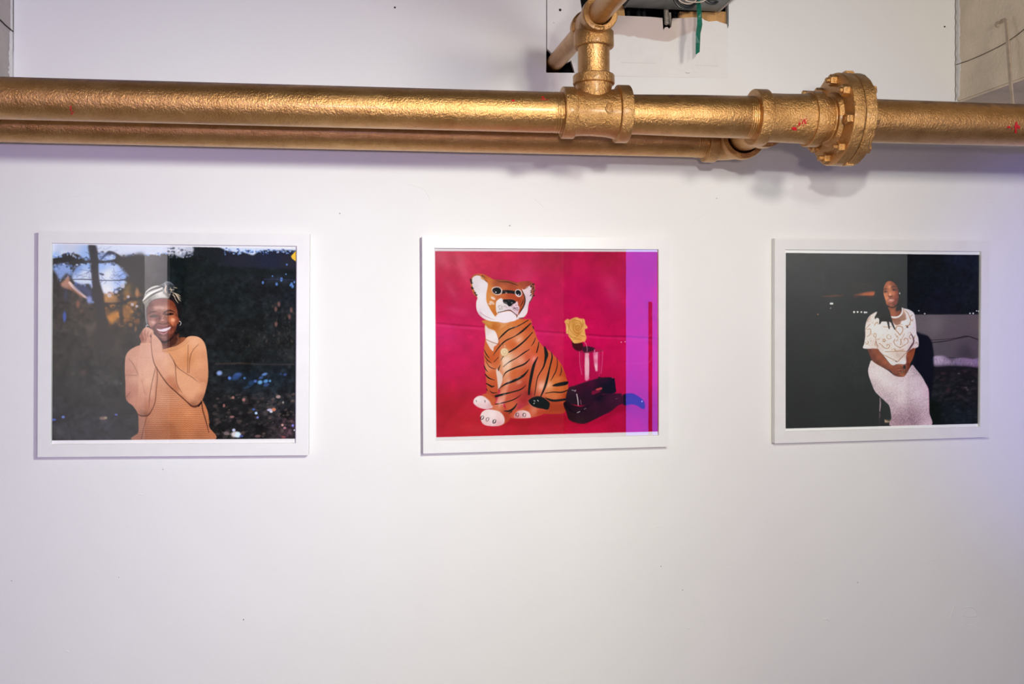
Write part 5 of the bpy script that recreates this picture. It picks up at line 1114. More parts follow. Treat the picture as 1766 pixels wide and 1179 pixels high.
patch_out = [(943.6,-105),(943.6,84),(948,88),(956,100),(966,108),(980,107),(985,104),(990,121),(991.2,125.4),(1058.2,125.9),(1058.2,131.3),(1150,132.9),(1254.5,134.9),(1254.9,42)] + \
    [(1249,40.5),(1243,38.6),(1236,35.8),(1229,36.8),(1222,37),(1215,34.6),(1210,30.8),(1196,30),(1176,31),(1160,31.6),(1158.4,38),(1157.6,46),(1154,49.5),(1151,46.5),(1147,47),(1143.8,52),(1143,40),(1142.6,31),(1120,29),(1095,28),(1080,27.4),(1062,26.8),(1040,26),(1004,20),(996,-30),(995,-105)]
o = prism('wall_patch', [P(x, y, 0.0002) for x, y in patch_out], 0.010, image_mat('patched_drywall', img_patch, 0.65, 0.0006), bpy.data.objects['wall_back'])
o.name = 'drywall_patch'; planar_uv(o, cv)
prism('brown_board', [P(x, y, 0.012) for x, y in ((1062,8),(1076,10),(1078,30),(1060,30))], 0.012, M_PLY, bpy.data.objects['wall_back'])
prism('brown_board', [P(x, y, 0.0122) for x, y in ((1172,20),(1256,20),(1256,60),(1172,40))], 0.012, M_PLY, bpy.data.objects['wall_back'])
prism('metal_edge', [P(x, y, -0.0008) for x, y in ((1253.2,-60),(1256.6,-60),(1256.8,44),(1255.2,49),(1254,42))], 0.004, M_TRAY, bpy.data.objects['wall_back'])
# screw holes and specks in the wall
bm = bmesh.new()
for x, y, r in ((681, 13, 1.7), (1629, 46, 1.5), (586, 368, 0.8), (727, 408, 0.0), (879, 389, 0.9), (420, 1068, 0.8), (1236, 342, 0.7), (281, 809, 0.7), (1140, 976, 0.7), (1479, 1004, 0.7), (20, 1001, 0.6), (205, 995, 0.5), (1177, 1017, 0.6)):
    if r: add_lathe(bm, P(x, y, 0.0) + Vector((0, -0.0006, 0)), (0, 1, 0), [(0, 0), (0, rm(r, x, 0)), (0.0004, rm(r, x, 0))], 10)
o = new_obj('wall_speck', bm, M_HOLE, bpy.data.objects['wall_back']); o['kind'] = 'stuff'
# old drips and filler marks standing off the paint
bm = bmesh.new()
def ridge(pts, r):
    add_tube(bm, [P(x, y) + Vector((0, 0.0002, 0)) for x, y in catmull(pts, False, 4)], r, 6)
ridge([(1638, 1082), (1640, 1062), (1646, 1044)], 0.0012); ridge([(1660, 1048), (1674, 1046), (1683, 1052), (1682, 1062), (1662, 1062)], 0.0014)
ridge([(1662, 1072), (1668, 1078), (1684, 1076)], 0.001); ridge([(1184, 1082), (1190, 1083)], 0.0012); ridge([(1206, 1066), (1216, 1072), (1212, 1085)], 0.0008)
ridge([(1128, 909), (1136, 907), (1142, 909)], 0.0010); ridge([(1420, 1068), (1427, 1067), (1429, 1071)], 0.0016); ridge([(1592, 970), (1604, 966), (1616, 968)], 0.0008)
ridge([(240, 852), (246, 853)], 0.0012); ridge([(114, 1122), (119, 1124)], 0.0010); ridge([(918, 340), (930, 350), (938, 358)], 0.0007); ridge([(1190, 392), (1200, 380), (1212, 372)], 0.0006)
ridge([(70, 352), (100, 345), (165, 333)], 0.0006); ridge([(700, 318), (730, 326), (742, 345)], 0.0007); ridge([(1706, 347), (1716, 352)], 0.0010)
o = new_obj('paint_ridge', bm, M_WALL, bpy.data.objects['wall_back'], smooth=True); o['kind'] = 'stuff'

# ================================================================== pipes
Y_P = -0.313
def axial(px, yp=Y_P): return (D + yp) * tx_(px)
def run(name, items, z_of, yp, mat, parent, seg=72, wob=0.0):
    """surface of revolution along world x; items are (photo x of the axis, radius in pixels)"""
    bm = bmesh.new(); x_first = axial(items[0][0], yp)
    prof = [(axial(px, yp) - x_first, rm(r, px, yp)) for px, r in items]
    x_last = axial(items[-1][0], yp)
    pa = Vector((x_first, yp, z_of(x_first))); pb = Vector((x_last, yp, z_of(x_last)))
    add_lathe(bm, pa, pb - pa, prof, seg, wob)
    return new_obj(name, bm, mat, parent, smooth=True)
def zf(x):                                   # the pipe rises a few millimetres over its length
    return ZC + 0.3277 + (0.3325 - 0.3277) * min(1, max(0, (x - axial(0)) / (axial(1300) - axial(0))))
def round_edge(a, b, r, e=1.2):
    return [(a, r - 4), (a, r - e), (a + 0.5, r - 0.4), (a + 1.4, r), (b - 1.4, r), (b - 0.5, r - 0.4), (b, r - e), (b, r - 4)]

front = empty('gold_pipe', 'long gold-painted pipe in front with bolted flange joint at its right', 'pipe', (axial(600), Y_P, zf(axial(600))))
def thread(a, b, r, n=5):
    out = []
    for i in range(n):
        t = a + (b - a) * i / n; w = (b - a) / n
        out += [(t, r), (t + w * 0.45, r + 0.7), (t + w * 0.9, r)]
    return out
parts = []
parts.append(run('pipe_section', [(-420, 36.5), (0, 36.0), (500, 35.4), (950, 34.6)] + thread(955, 975, 34.4), zf, Y_P, M_GOLD, None, 96))
tee = run('tee_fitting', [(968, 33)] + round_edge(968.5, 990, 44) + [(991, 40), (1000, 38.6), (1020, 38.4), (1045, 39.6), (1061, 42.6)] + round_edge(1062, 1082, 49) + [(1082.5, 33)], zf, Y_P, M_GOLDF, None, 72, 0.006)
parts.append(tee)
parts.append(run('pipe_section', [(1078, 33.5), (1200, 35.6)] + [(1284, 36.0)] + thread(1285, 1302, 35.6) + [(1304, 34)], zf, Y_P, M_GOLD, None, 96))
tee2 = run('tee_fitting', [(1296, 33)] + round_edge(1297, 1318, 48) + [(1318.6, 43), (1324, 41.6), (1350, 41.4), (1385, 42), (1390, 43.5)] + round_edge(1391, 1411, 47.4) + [(1411.6, 33)], zf, Y_P, M_GOLDF, None, 72, 0.006)
parts.append(tee2)
parts.append(run('pipe_nipple', [(1408, 37), (1414, 38.5), (1421, 39), (1424, 37.5), (1426, 38.6)] + thread(1427, 1433, 37.2, 2) + [(1436, 37)], zf, Y_P, M_GOLDF, None))
# branch boss of the first tee, upwards, and the raised maker's mark
XT = axial(1024); ZT = zf(XT)
lathe('tee_boss', (XT, Y_P, ZT + 0.010), (0, 0, 1), [(0, 0.0300), (0.012, 0.0297), (0.028, 0.0300), (0.0392, 0.0322), (0.0396, 0.0345), (0.0405, 0.0358), (0.042, 0.0364), (0.0548, 0.0362), (0.0562, 0.0350), (0.0565, 0.026)], M_GOLDF, None, 64, 0.005)
boss = bpy.data.objects['tee_boss']; boss.parent = tee
bm = bmesh.new()
cpx, cpy, rr = 1052, 187, 6.2
def on_pipe(x, y, r, lift=0.0):              # photo pixel on the front surface of the x-running pipe of radius r
    d = 1.487 - r
    for _ in range(12):
        X = d * tx_(x); z = ZC + d * tz_(x, y) - zf(X)
        d2 = (D + Y_P) - math.sqrt(max(r * r - z * z, 1e-8)) ; d = d2
    n = Vector((0, -math.sqrt(max(r*r - z*z, 1e-8)), z)).normalized()
    return Vector((X, d - D, ZC + d * tz_(x, y))) + n * lift
mk = [on_pipe(cpx + rr*math.cos(a), cpy + rr*1.15*math.sin(a), rm(39.8, 1050, Y_P), 0.0006) for a in np.linspace(0.7, 5.7, 18)]
add_tube(bm, mk, 0.0017, 8)
mk = [on_pipe(cpx + a, cpy + b, rm(39.8, 1050, Y_P), 0.0006) for a, b in ((4.5, 3.4), (3.6, -0.6), (0.4, -0.8), (-1.0, 1.6), (1.4, 3.0))]
add_tube(bm, mk, 0.0014, 8)
new_obj('cast_mark', bm, M_GOLDF, tee, smooth=True)

# flange pair with eight bolts
F0, F1, F2, FR = 1433.5, 1452.5, 1472, 78.5
def disc(name, a, b, seg=96):
    pr = [(a, 30), (a, FR - 2.6), (a + 0.8, FR - 0.9), (a + 2, FR), (b - 1.2, FR), (b - 0.3, FR - 0.8), (b, FR - 2), (b, 30)]
    return run(name, pr, zf, Y_P, M_GOLDF, None, seg, 0.012)
fl1 = disc('flange', F0, F1); fl2 = disc('flange', F1 + 0.9, F2)
hub = run('flange_hub', [(1426, 36), (1427, 43.5), (1430, 45), (1434, 47), (1438, 49)], zf, Y_P, M_GOLDF, None)
hub.parent = fl1
gask = run('gasket', [(F1 - 0.2, 20), (F1 - 0.2, FR - 2.4), (F1 + 1.1, FR - 2.4), (F1 + 1.1, 20)], zf, Y_P, M_HOLE, None)
parts += [fl1, fl2, gask]
def hexa(bm, p, axis, r, h):
    a, b, c = frame_of(axis); p = Vector(p); rs = []
    for s, k in ((0, 1.0), (h * 0.82, 1.0), (h, 0.86)):
        rs.append([bm.verts.new(p + a*s + (b*math.cos(t) + c*math.sin(t))*r*k) for t in [math.pi/3*i + 0.35 for i in range(6)]])
    for r0, r1 in zip(rs, rs[1:]):
        for i in range(6): bm.faces.new((r0[i], r0[(i+1) % 6], r1[(i+1) % 6], r1[i]))
    bm.faces.new(rs[-1]); bm.faces.new(rs[0][::-1])
xf0 = axial(F0); xf2 = axial(F2)
rb = 0.0690
for k in range(8):
    a = math.radians(10 + 45 * k)
    y = Y_P - rb * math.sin(a); z = zf(xf0) + rb * math.cos(a)
    bm = bmesh.new()
    L = [0.021, 0.020, 0.016, 0.022, 0.024, 0.020, 0.030, 0.040][k]
    add_lathe(bm, (xf0 + 0.004, y, z), (-1, 0, 0), [(0, 0.0048), (L - 0.001, 0.0048), (L, 0.0036), (L, 0)], 16)
    bo = new_obj('bolt', bm, M_GOLDF, None, smooth=True)
    parts.append(bo)
    for p0_, dr, hh in ((xf0 + 0.001, -1, 0.0115), (xf2 - 0.001, 1, 0.009)):
        bm = bmesh.new(); hexa(bm, (p0_, y, z), (dr, 0, 0), 0.0108, hh)
        new_obj('nut', bm, M_GOLDF, bo)
# lifting lugs on the seam, top and bottom
for sgn in (1, -1):
    bm = bmesh.new()
    zz = zf(xf0) + sgn * 0.0800
    add_box(bm, (axial(1450), Y_P - 0.016, zz - 0.004), (axial(1467), Y_P + 0.000, zz + 0.006))
    bmesh.ops.bevel(bm, geom=bm.edges[:], offset=0.0022, segments=2, affect='EDGES')
    o = new_obj('lug', bm, M_GOLDF, fl1 if sgn > 0 else fl1, smooth=True)
sec_r = run('pipe_section', [(1468, 44), (1473, 43.5), (1475, 38)] + thread(1476, 1490, 37.2, 4) + [(1495, 37.0), (1766, 35.4), (2150, 34)], zf, Y_P, M_GOLD, None, 96)
parts.append(sec_r)
# red touches of paint that lie on the pipe
def daub(outline, r_px, parent, seed=0):
    bm = bmesh.new(); r = rm(r_px, outline[0][0], Y_P)
    cx = sum(p[0] for p in outline) / len(outline); cy = sum(p[1] for p in outline) / len(outline)
    f = [bm.verts.new(on_pipe(x, y, r, 0.0005)) for x, y in outline]
    c = bm.verts.new(on_pipe(cx, cy, r, 0.0007))
    for i in range(len(f)): bm.faces.new((f[i], f[(i+1) % len(f)], c))
    return new_obj('red_paint', bm, M_RED, parent)
def daub_cluster(name_parent, r_px, blobs, seed):
    bm = bmesh.new(); rn = random.Random(seed); r = None
    for x, y, w, h in blobs:
        r = rm(r_px, x, Y_P) + 0.0004
        n = 9; ring = []
        for i in range(n):
            t = 2*math.pi*i/n; q = rn.uniform(0.65, 1.1)
            ring.append(bm.verts.new(on_pipe(x + w*q*math.cos(t), y + h*q*math.sin(t), r, 0)))
        c = bm.verts.new(on_pipe(x, y, r, 0.0002))
        for i in range(n): bm.faces.new((ring[i], ring[(i+1) % n], c))
    o = new_obj('red_paint', bm, M_RED, name_parent); o['kind'] = 'stuff'
    return o
daub_cluster(tee2, 41.6, [(1370, 222, 4.2, 4.0), (1367, 221, 2, 1.5), (1379, 214, 2.6, 3.2), (1384, 212, 1.6, 3.2), (1387, 208, 2.4, 2.4), (1389, 212, 2.2, 2.4), (1376, 217, 1.6, 1.2), (1382, 206, 1.2, 1), (1391, 205, 1.4, 1), (1385, 217, 1.6, 0.8), (1378, 209, 1.0, 1.2), (1392, 209, 1, 1.4)], 2)
daub_cluster(sec_r, 36.4, [(1753, 217, 4.6, 3.6), (1752, 224, 2, 7), (1757, 219, 2.4, 4), (1740, 219, 3.4, 2.2), (1746, 222, 1, 2), (1753, 213, 2, 3)], 3)
daub_cluster(parts[0], 36.2, [(122, 185, 2.0, 2.2), (122, 190, 1.6, 2.6), (124, 196, 2.4, 1.8), (126, 193, 1, 2)], 4)
daub_cluster(parts[0], 35.2, [(885, 173, 3, 2.0), (936, 167, 2.6, 1.2), (938, 170.5, 3.4, 1.4), (944, 172, 1, 1), (934, 171, 1.4, 0.8)], 5)
# small scabs hanging under the pipe
for p in parts: p.parent = front
for p in parts: p.location = -Vector(front.location)

# ---- branch pipe: riser and cross pipe overhead
branch = empty('branch_pipe', 'gold riser and overhead cross pipe rising from the tee into the wall', 'pipe', (XT, Y_P, ZT + 0.07))
bp = []
z0 = ZT + 0.060
def zpx(y, x=1024, yp=Y_P): return P(x, y, yp).z
rr = rm(27.4, 1022, Y_P)
prof = [(0, rr)]
zb = zpx(124); ztop = zpx(66)
for i in range(4): prof += [(0.002 + i*0.0016, rr), (0.0028 + i*0.0016, rr + 0.0006), (0.0034 + i*0.0016, rr)]
H_ = ztop - z0
for i in range(5): prof += [(H_ - 0.014 + i*0.0022, rr), (H_ - 0.0128 + i*0.0022, rr + 0.0007), (H_ - 0.0118 + i*0.0022, rr)]
prof += [(H_, rr)]
bp.append(lathe('riser_pipe', (XT, Y_P, z0), (0, 0, 1), prof, M_GOLD, None, 64))
A = P(1034, 22, -0.362); Bw = P(959, 106, 0.0)                      # ring centre and where the pipe enters the wall
ax = (A - Bw).normalized()
C0 = Vector((XT, Y_P, A.z + (Y_P - A.y) * (ax.z / ax.y)))            # where the riser meets the cross pipe
zc1, zc2 = zpx(83), zpx(54)
lathe('x', (XT, Y_P, zc1), (0, 0, 1), [(0, 0.026), (0.0, 0.0325), (0.0012, 0.0342), (0.003, 0.0350), (zc2 - zc1 - 0.003, 0.0346), (zc2 - zc1 - 0.001, 0.0334), (zc2 - zc1, 0.030), (zc2 - zc1 + 0.014, 0.0262), (C0.z - zc1, 0.0255)], M_GOLDF, None, 64, 0.005)
tee_t = bpy.data.objects['x']; tee_t.name = 'tee_fitting'; tee_t.data.name = 'tee_fitting'
bp.append(tee_t)
L1 = (A - C0).length
ro = rm(31, 1034, -0.362)
o = lathe('tee_run', C0 - ax * 0.058, ax, [(0, 0.019), (0, 0.0285), (0.002, 0.0300), (0.016, 0.0300), (0.018, 0.0280), (0.0185, 0.0262), (0.058, 0.0262), (0.058 + L1 - 0.022, 0.0268), (0.058 + L1 - 0.021, ro - 0.001), (0.058 + L1 - 0.019, ro), (0.058 + L1 - 0.0025, ro), (0.058 + L1 - 0.0005, ro - 0.0012), (0.058 + L1, ro - 0.003), (0.058 + L1, 0.0205), (0.058 + L1 - 0.006, 0.0190)], M_GOLDF, tee_t, 64, 0.006)
# a dab of filler across the ring
bm = bmesh.new()
dn = (Vector((0, 0, -1)) - ax * Vector((0, 0, -1)).dot(ax)).normalized(); sd = ax.cross(dn)
for s_, w_ in ((0.0, 0.006), (0.003, 0.006), (0.006, 0.005), (0.009, 0.0045)): pass
p_ = A + dn * 0.0255
add_tube(bm, [p_ - sd * 0.0085 - dn*0.001, p_ - sd * 0.003 + dn*0.001, p_ + sd * 0.003 + dn*0.001, p_ + sd * 0.0085 - dn*0.001], [0.003, 0.0048, 0.0046, 0.003], 10)
new_obj('paint_dab', bm, M_GOLDF, tee_t, smooth=True)
bp.append(lathe('cross_pipe', Bw - ax * 0.13, ax, [(0, 0.0), (0, 0.0178), (0.13 + (C0 - Bw).length, 0.0180), (0.13 + (A - Bw).length - 0.006, 0.0186), (0.13 + (A - Bw).length + 0.75, 0.0186), (0.13 + (A - Bw).length + 0.75, 0)], M_GOLD, None, 56))
for p in bp: p.parent = branch; p.location = Vector(p.location) - Vector(branch.location)

# ---- rear pipe with its elbow, close to the wall
Y_R = -0.104
def zr_(x): return ZC + 0.3280 + 0.0012 * min(1, max(0, (x + 0.8) / 1.6))
rear = empty('gold_pipe', 'gold pipe close to the wall, behind and below the front one, ending in an elbow', 'pipe', (axial(600, Y_R), Y_R, ZC + 0.328))
rp = []
rr_px = lambda px: 0.0334 / rm(1, px, Y_R)
rp.append(run('pipe_section', [(-420, rr_px(-420)), (600, rr_px(600)), (1196, rr_px(1196))] + thread(1198, 1216, rr_px(1206), 6), zr_, Y_R, M_GOLD, None, 80))
XE = (D - 0.17) * tx_(1286)                  # the elbow's outlet axis
xe0 = axial(1214, Y_R); ze = zr_(xe0)
bm = bmesh.new()
R = XE - axial(1236, Y_R)
collar_w = axial(1234, Y_R) - xe0
add_lathe(bm, (xe0, Y_R, ze), (1, 0, 0), [(0, 0.030), (0, 0.0405), (0.0012, 0.0425), (0.004, 0.0432), (collar_w - 0.004, 0.0432), (collar_w - 0.001, 0.0420), (collar_w, 0.038)], 56)
n = 14; pts = []
for i in range(n + 1):
    t = i / n * math.pi / 2
    pts.append(Vector((XE - R + R * math.sin(t), Y_R - R * (1 - math.cos(t)), ze)))
add_tube(bm, [Vector((xe0 + 0.004, Y_R, ze))] + pts + [pts[-1] + Vector((0, -0.012, 0))], 0.0385, 56, cap=False)
p_end = pts[-1] + Vector((0, -0.006, 0))
add_lathe(bm, p_end, (0, -1, 0), [(0, 0.036), (0, 0.0430), (0.0015, 0.0445), (0.016, 0.0445), (0.0185, 0.0430), (0.0185, 0.0340), (0.010, 0.0330)], 56)
rp.append(new_obj('elbow_fitting', bm, M_GOLDF, None, smooth=True))
yb = p_end.y - 0.012
rp.append(lathe('pipe_nipple', (XE, yb, ze + 0.001), (0, -1, 0), [(0, 0.0), (0, 0.0310), (abs(Y_P - yb) - 0.040, 0.0310), (abs(Y_P - yb) - 0.04, 0)], M_GOLD, None, 56))
for p in rp: p.parent = rear; p.location = Vector(p.location) - Vector(rear.location)
# back branch of the second tee, part of the front run
o = lathe('tee_boss', (XE, Y_P + 0.020, ze + 0.0015), (0, 1, 0), [(0, 0.033), (0.026, 0.0340), (0.0265, 0.0400), (0.028, 0.0415), (0.046, 0.0415), (0.048, 0.0400), (0.048, 0.0312)], M_GOLDF, None, 56)
o.parent = tee2; o['label'] = 'branch boss at the back of the right tee'
o.parent = tee2

# ================================================================== things above the pipes
# hanger strap bolted to the right beam, hooked behind the pipe
hg = empty('pipe_hanger', 'beige flat strap hanging from a bolt on the right concrete beam', 'hanger', PX(1728, 42, X_R))
pts = [PX(1726, 40, X_R - 0.004), PX(1729, 33, X_R - 0.010), PX(1733, 34, X_R - 0.014), PX(1736, 44, X_R - 0.015), PX(1738.5, 80, X_R - 0.016), PX(1742, 130, X_R - 0.018), PX(1746.5, 186, X_R - 0.021), PX(1748, 214, X_R - 0.022)]
bm = bmesh.new(); w = 0.0038
prev = None
for p in catmull([tuple(q) for q in pts], False, 5):
    p = Vector(p); ring = [bm.verts.new(p + Vector((sx * 0.0016, sy * w, 0))) for sx, sy in ((-1,-1),(-1,1),(1,1),(1,-1))]
    if prev:
        for i in range(4): bm.faces.new((prev[i], prev[(i+1) % 4], ring[(i+1) % 4], ring[i]))
    else: bm.faces.new(ring[::-1])
    prev = ring
bm.faces.new(prev)
strap = new_obj('strap', bm, M_ROD, None)
bolt = lathe('bolt_head', PX(1722, 42, X_R) + Vector((0.002, 0, 0)), (-1, 0, 0), [(0, 0), (0, 0.0066), (0.006, 0.0062), (0.008, 0.004), (0.008, 0)], M_ROD, None, 16)
adopt(hg, [strap, bolt])
wp = [(1646.5, 111.5), (1652, 111), (1660, 108), (1672, 104), (1700, 92), (1730, 77), (1750, 64), (1768, 50), (1800, 22)]
bm = bmesh.new(); add_tube(bm, [PX(x, y, X_R) + Vector((-0.0014, 0, 0)) for x, y in catmull(wp, False, 4)], 0.0009, 8)
tag(new_obj('wire', bm, M_WIRE, smooth=True), 'thin brown wire running up across the right concrete beam', 'wire')

# cable tray over the opening, with what hangs from it
zt = P(1160, 16.4, -0.012).z
tray_root = empty('cable_tray', 'grey metal cable tray over the hole in the wall, top centre', 'tray', (P(1160, 16, -0.012).x, -0.012, zt))
xa, xb = P(1079, 14, -0.012).x, P(1238, 19, -0.012).x
pan = box('tray_pan', (xa, -1.3, zt), (xb, -0.012, zt + 0.0016), M_TRAY)
lip1 = box('tray_side', (xb - 0.001, -1.3, zt - 0.001), (xb + 0.004, -0.012, zt + 0.05), plain('light_metal_edge', srgb(170, 160, 156), 0.5, 0.3, grain=0.1))
lip2 = box('tray_side', (xa - 0.004, -1.3, zt - 0.001), (xa + 0.001, -0.012, zt + 0.05), M_TRAY)
adopt(tray_root, [pan, lip1, lip2])
# corrugated conduit ends
def coil(px, ya, yb_, yp, r, mat, name, label=None, group=None):
    bm = bmesh.new(); pa, pb = P(px, ya, yp), P(px + 2, yb_, yp)
    n = 12; prof = []
    L = (pb - pa).length
    for i in range(n): prof += [(L*i/n, r*0.82), (L*(i+0.3)/n, r), (L*(i+0.6)/n, r), (L*(i+0.9)/n, r*0.82)]
    prof += [(L, r*0.8), (L - 0.002, r*0.6)]
    add_lathe(bm, pa, pb - pa, prof, 20)
    return tag(new_obj(name, bm, mat, smooth=True), label, 'conduit', group)
coil(1148, 4, 42, 0.003, 0.0056, M_STEEL, 'steel_conduit', 'silver ribbed conduit end poking down through the notch of the patch')
coil(1155, 22, 44, 0.010, 0.0030, M_STEEL, 'steel_conduit', 'thin steel conduit slanting beside the ribbed one in the notch')
for i, (px, lab) in enumerate(((1082, 'dark conduit in the wall opening, nearest the gold ring'), (1100, 'dark conduit in the wall opening, second from the gold ring'), (1109, 'dark conduit in the wall opening, third from the gold ring'), (1163, 'dark conduit in the wall opening, right of the silver one'))):
    coil(px, 5, 36, 0.05, 0.0055, M_BLACKCAB if i != 3 else M_BLACKCAB, 'dark_conduit', lab, 'dark conduits in the wall opening')
# loops of cable below the tray
def loop(pts, yps, r, mat, name, label):
    q = [P(x, y, yp) for (x, y), yp in zip(pts, yps)]
    q = catmull([tuple(p) for p in q], False, 6)
    bm = bmesh.new(); add_tube(bm, q, r, 10)
    return tag(new_obj(name, bm, mat, smooth=True), label, 'cable')
loop([(1164, -14), (1168, -4), (1176, 4), (1187, 6.5), (1198, 3), (1206, -8)], [-0.10]*6, 0.0011, M_WHITECAB, 'cream_cable', 'cream cable loop left of the green strip, hanging lowest')
loop([(1176, -14), (1180, -2), (1190, 3), (1208, 3.4), (1218, -1), (1226, -10)], [-0.11]*6, 0.0011, M_WHITECAB, 'cream_cable', 'cream cable loop crossing just above the green strip')
for k, (pp, lab) in enumerate((([(1158,-20),(1163,0),(1172,12),(1184,15),(1196,10),(1204,-6)], 'thick black cable loop lowest under the metal tray'),
                               ([(1163,-20),(1168,-2),(1177,8),(1190,11),(1202,4),(1210,-10)], 'black cable loop nested inside the lowest one under the tray'),
                               ([(1210,-14),(1216,0),(1226,6),(1236,4),(1244,-8)], 'black cable loop at the right end of the tray'))):
    loop(pp, [-0.09 + 0.01*k]*len(pp), 0.0028, M_BLACKCAB, 'black_cable', lab)
# green strip
gp = [(1203.5, -8), (1205, 8), (1206, 20), (1206.5, 32), (1206.8, 42), (1205.5, 50), (1204, 58), (1203.6, 74), (1203.2, 92)]
gw = [2.0, 3.8, 4.2, 4.2, 4.6, 4.4, 4.0, 3.8, 3.5]
yg = -0.085
bm = bmesh.new(); prev = None
for i, ((x, y), w) in enumerate(zip(gp, gw)):
    tilt = 0.004 * math.sin(i * 0.9)
    ring = [bm.verts.new(P(x - w, y + (2.4 if i == 8 else 0), yg + tilt)), bm.verts.new(P(x + w, y - (2.4 if i == 8 else 0), yg - tilt)), bm.verts.new(P(x + w, y - (2.4 if i == 8 else 0), yg - tilt + 0.0008)), bm.verts.new(P(x - w, y + (2.4 if i == 8 else 0), yg + tilt + 0.0008))]
    if prev:
        for k in range(4): bm.faces.new((prev[k], prev[(k+1) % 4], ring[(k+1) % 4], ring[k]))
    else: bm.faces.new(ring[::-1])
    prev = ring
bm.faces.new(prev)
tag(new_obj('green_strip', bm, M_GREEN), 'green tape strip dangling from the cables below the tray', 'tape')

# ================================================================== framed photographs
T_F = 0.0180
t = NT('picture_glass')
for nnode in list(t.t.nodes):
    if nnode.type == 'BSDF_PRINCIPLED': t.t.nodes.remove(nnode)
out = [n_ for n_ in t.t.nodes if n_.type == 'OUTPUT_MATERIAL'][0]
tr = t.n('ShaderNodeBsdfTransparent'); gl = t.n('ShaderNodeBsdfGlossy'); mx = t.n('ShaderNodeMixShader'); fr = t.n('ShaderNodeFresnel')
tr.inputs[0].default_value = (0.985, 0.99, 0.985, 1); gl.inputs['Roughness'].default_value = 0.0
geo_ = t.n('ShaderNodeNewGeometry')                     # the ray goes straight through, so both faces use the outside angle
io_ = t.math('SUBTRACT', 1.52, t.math('MULTIPLY', geo_.outputs['Backfacing'], 1.52 - 1 / 1.52))
t.l(io_, fr.inputs['IOR'])
t.l(fr.outputs[0], mx.inputs[0]); t.l(tr.outputs[0], mx.inputs[1]); t.l(gl.outputs[0], mx.inputs[2]); t.l(mx.outputs[0], out.inputs[0])
M_GLASS = t.m
M_BACK = plain('backing_board', srgb(150, 120, 90), 0.9, grain=0.1)

def picture(label, outer_px, open_px, img_px, painter, res, seed, print_label, gain, paper=(222, 218, 222)):
    O = [P(x, y, -T_F) for x, y in outer_px]                # TL TR BR BL on the front face
    I = [P(x, y, -T_F) for x, y in open_px]
    root = empty('framed_photograph', label, 'picture', sum(O, Vector()) / 4 * 1.0, 'white framed photographs on the wall')
    root.location.y = -0.0005
    bpy.context.view_layer.update()
    kids = []
    gap = 0.00012
    c_in = sum(I, Vector()) / 4
    for k in range(4):
        a, b = O[k], O[(k+1) % 4]; c, d = I[(k+1) % 4], I[k]
        bm = bmesh.new()
        fr_ = [a, b, c, d]
        f = [bm.verts.new(p) for p in fr_]; bk = [bm.verts.new((p.x, -0.0034, p.z)) for p in fr_]
        bm.faces.new(f); bm.faces.new(bk[::-1])
        for i in range(4): bm.faces.new((f[i], f[(i+1) % 4], bk[(i+1) % 4], bk[i]))
        outer_e = [e for e in bm.edges if all(abs(v.co.y + T_F) < 1e-6 for v in e.verts) and set(e.verts) in ({f[0], f[1]}, {f[2], f[3]})]
        bmesh.ops.bevel(bm, geom=outer_e, offset=0.0006, segments=2, affect='EDGES')
        kids.append(new_obj('frame_rail', bm, M_FRAME))
    yp = -0.0104
    # paper reaches a little behind the opening as seen, so nothing shows past it
    lo_x = min(p.x for p in I); hi_x = max(p.x for p in I); lo_z = min(p.z for p in I); hi_z = max(p.z for p in I)
    cvp = Canvas(yp, [(open_px[0][0]-8, open_px[0][1]-8), (open_px[1][0]+8, open_px[1][1]-8), (open_px[2][0]+8, open_px[2][1]+8), (open_px[3][0]-8, open_px[3][1]+8)], res, seed)
    painter(cvp)
    img = cvp.finish(print_label, img_px, paper, gain)
    m = 0.0016
    sheet = [Vector((lo_x - m*0, yp, hi_z)), Vector((hi_x, yp, hi_z)), Vector((hi_x, yp, lo_z)), Vector((lo_x, yp, lo_z))]
    In = [Vector((p.x, yp, p.z)) for p in I]
    pr = prism('photo_print', In, 0.0006, image_mat('print_' + print_label, img, 0.8, spec=0.02))
    planar_uv(pr, cvp); pr['label'] = print_label.replace('_', ' ')
    kids.append(pr)
    g_ = [p + (c_in - p).normalized() * 0.0002 for p in I]
    kids.append(prism('glass_pane', [Vector((p.x, -0.0136, p.z)) for p in g_], 0.0016, M_GLASS))
    kids.append(prism('backing_board', [Vector((p.x, -0.0096, p.z)) for p in g_], 0.004, M_BACK))
    for k in (2, 3):                                         # felt bumpers that hold the frame off the wall
        p = O[k] + (c_in - O[k]) * 0.06
        kids.append(lathe('wall_bumper', (p.x, -0.0036, p.z), (0, 1, 0), [(0, 0), (0, 0.005), (0.0034, 0.005), (0.0034, 0)], M_BACK, None, 12))
    adopt(root, kids)
    return root
picture('white framed photo of a smiling woman in a peach sweater, outdoors', [(65.7, 398.5), (534, 403.2), (531.8, 785), (64.2, 788.2)], [(88.8, 418.6), (511.8, 424.0), (510.2, 763.8), (87.4, 766.2)],
        [(89.4, 421.0), (510.8, 429.2), (509.0, 756.2), (88.0, 759.2)], paint_smiling_woman, 1120, 11, 'photo_print_of_a_woman_in_a_headwrap', 1.3)
picture('white framed photo of a ceramic tiger with a yellow rose on red', [(727.8, 407.4), (1154.8, 410.2), (1153, 770.2), (729.8, 782.2)], [(749.0, 427.4), (1135.8, 429.8), (1136.4, 750.6), (751.4, 759.8)],
        [(750.4, 433.0), (1135.6, 434.2), (1135.8, 743.8), (752.6, 753.8)], paint_tiger, 1040, 12, 'photo_print_of_a_tiger_figurine', 1.03)
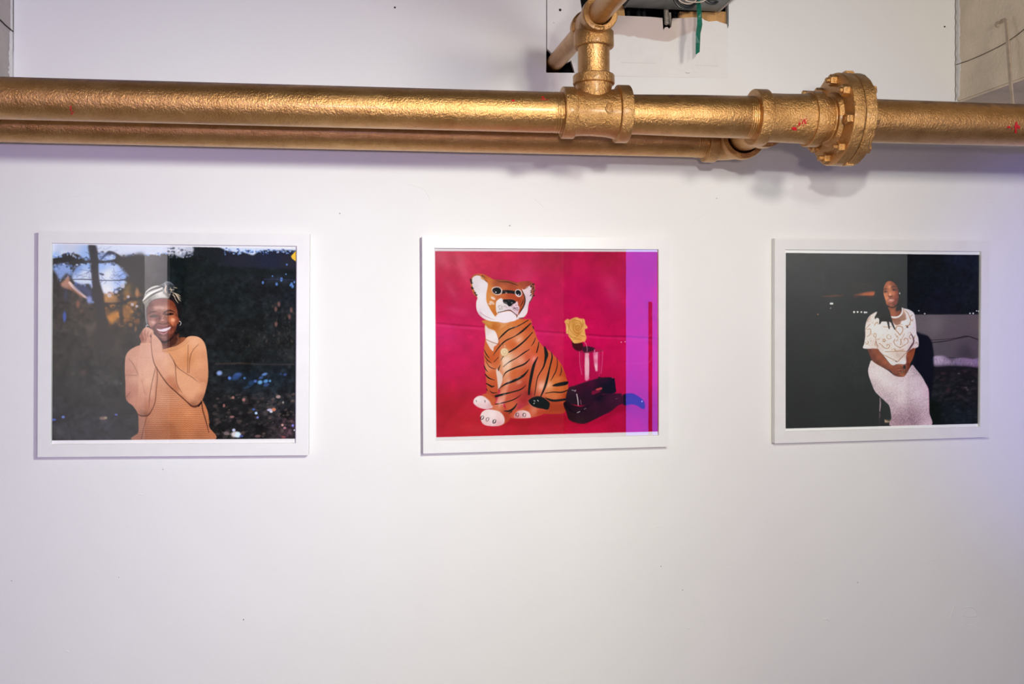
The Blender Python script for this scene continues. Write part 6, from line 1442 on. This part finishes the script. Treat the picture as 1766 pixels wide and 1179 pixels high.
picture('white framed photo of a seated woman in a white dress at night', [(1336.4, 410.8), (1707, 415.4), (1706, 753.8), (1336.2, 764.6)], [(1354.4, 430.2), (1692.8, 433.4), (1690.0, 736.0), (1355.0, 743.8)],
        [(1355.2, 436.0), (1691.8, 439.4), (1689.2, 730.2), (1354.8, 738.6)], paint_seated_woman, 940, 13, 'photo_print_of_a_seated_woman', 1.55)

# ================================================================== the far side of the room (seen only as reflections in the picture glass)
def panel(name, pa, pb, yo, mat, thick=0.05, label=None, cat='panel', zfloor=True):
    a, b = RP(*pa, yo), RP(*pb, yo)
    zlo = 0.0 if zfloor else min(a.z, b.z)
    o = box(name, (min(a.x, b.x), -yo - thick, zlo), (max(a.x, b.x), -yo, max(a.z, b.z)), mat)
    return tag(o, label, cat)
YO = 5.0
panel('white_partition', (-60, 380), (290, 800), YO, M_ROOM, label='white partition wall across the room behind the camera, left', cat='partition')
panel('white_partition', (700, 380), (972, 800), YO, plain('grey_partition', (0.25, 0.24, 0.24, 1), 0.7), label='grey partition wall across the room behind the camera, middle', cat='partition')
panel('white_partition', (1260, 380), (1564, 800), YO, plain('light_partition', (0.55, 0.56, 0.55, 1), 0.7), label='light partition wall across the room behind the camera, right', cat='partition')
# blue-violet emissive panel, added for the purple strip reflected in the glass
t = NT('blue_violet_glow')
t.set(Base_Color=(0.1, 0.1, 0.1, 1), Emission_Color=(0.13, 0.10, 1.0, 1), Emission_Strength=6.0); M_GLOW = t.m
panel('glow_panel', (1080.5, 425), (1180, 752), 4.9, M_GLOW, 0.02, 'added panel glowing blue violet behind the camera', 'screen', zfloor=False)
a, b = RP(1119, 520, 4.8), RP(1124.5, 700, 4.8)
box_ = box('panel_pole', (a.x, -4.82, 0), (b.x, -4.80, a.z), M_ROOMD)
tag(box_, 'dark stand pole in front of the glowing panel', 'stand')
# thin slab standing in for the column, shaped for its reflection in the glass
panel('column_slab', (250, 436), (289, 800), 3.35, plain('column_white', (0.82, 0.8, 0.8, 1), 0.7), 0.03, 'stand-in column, a thin white post standing behind the camera', 'slab')
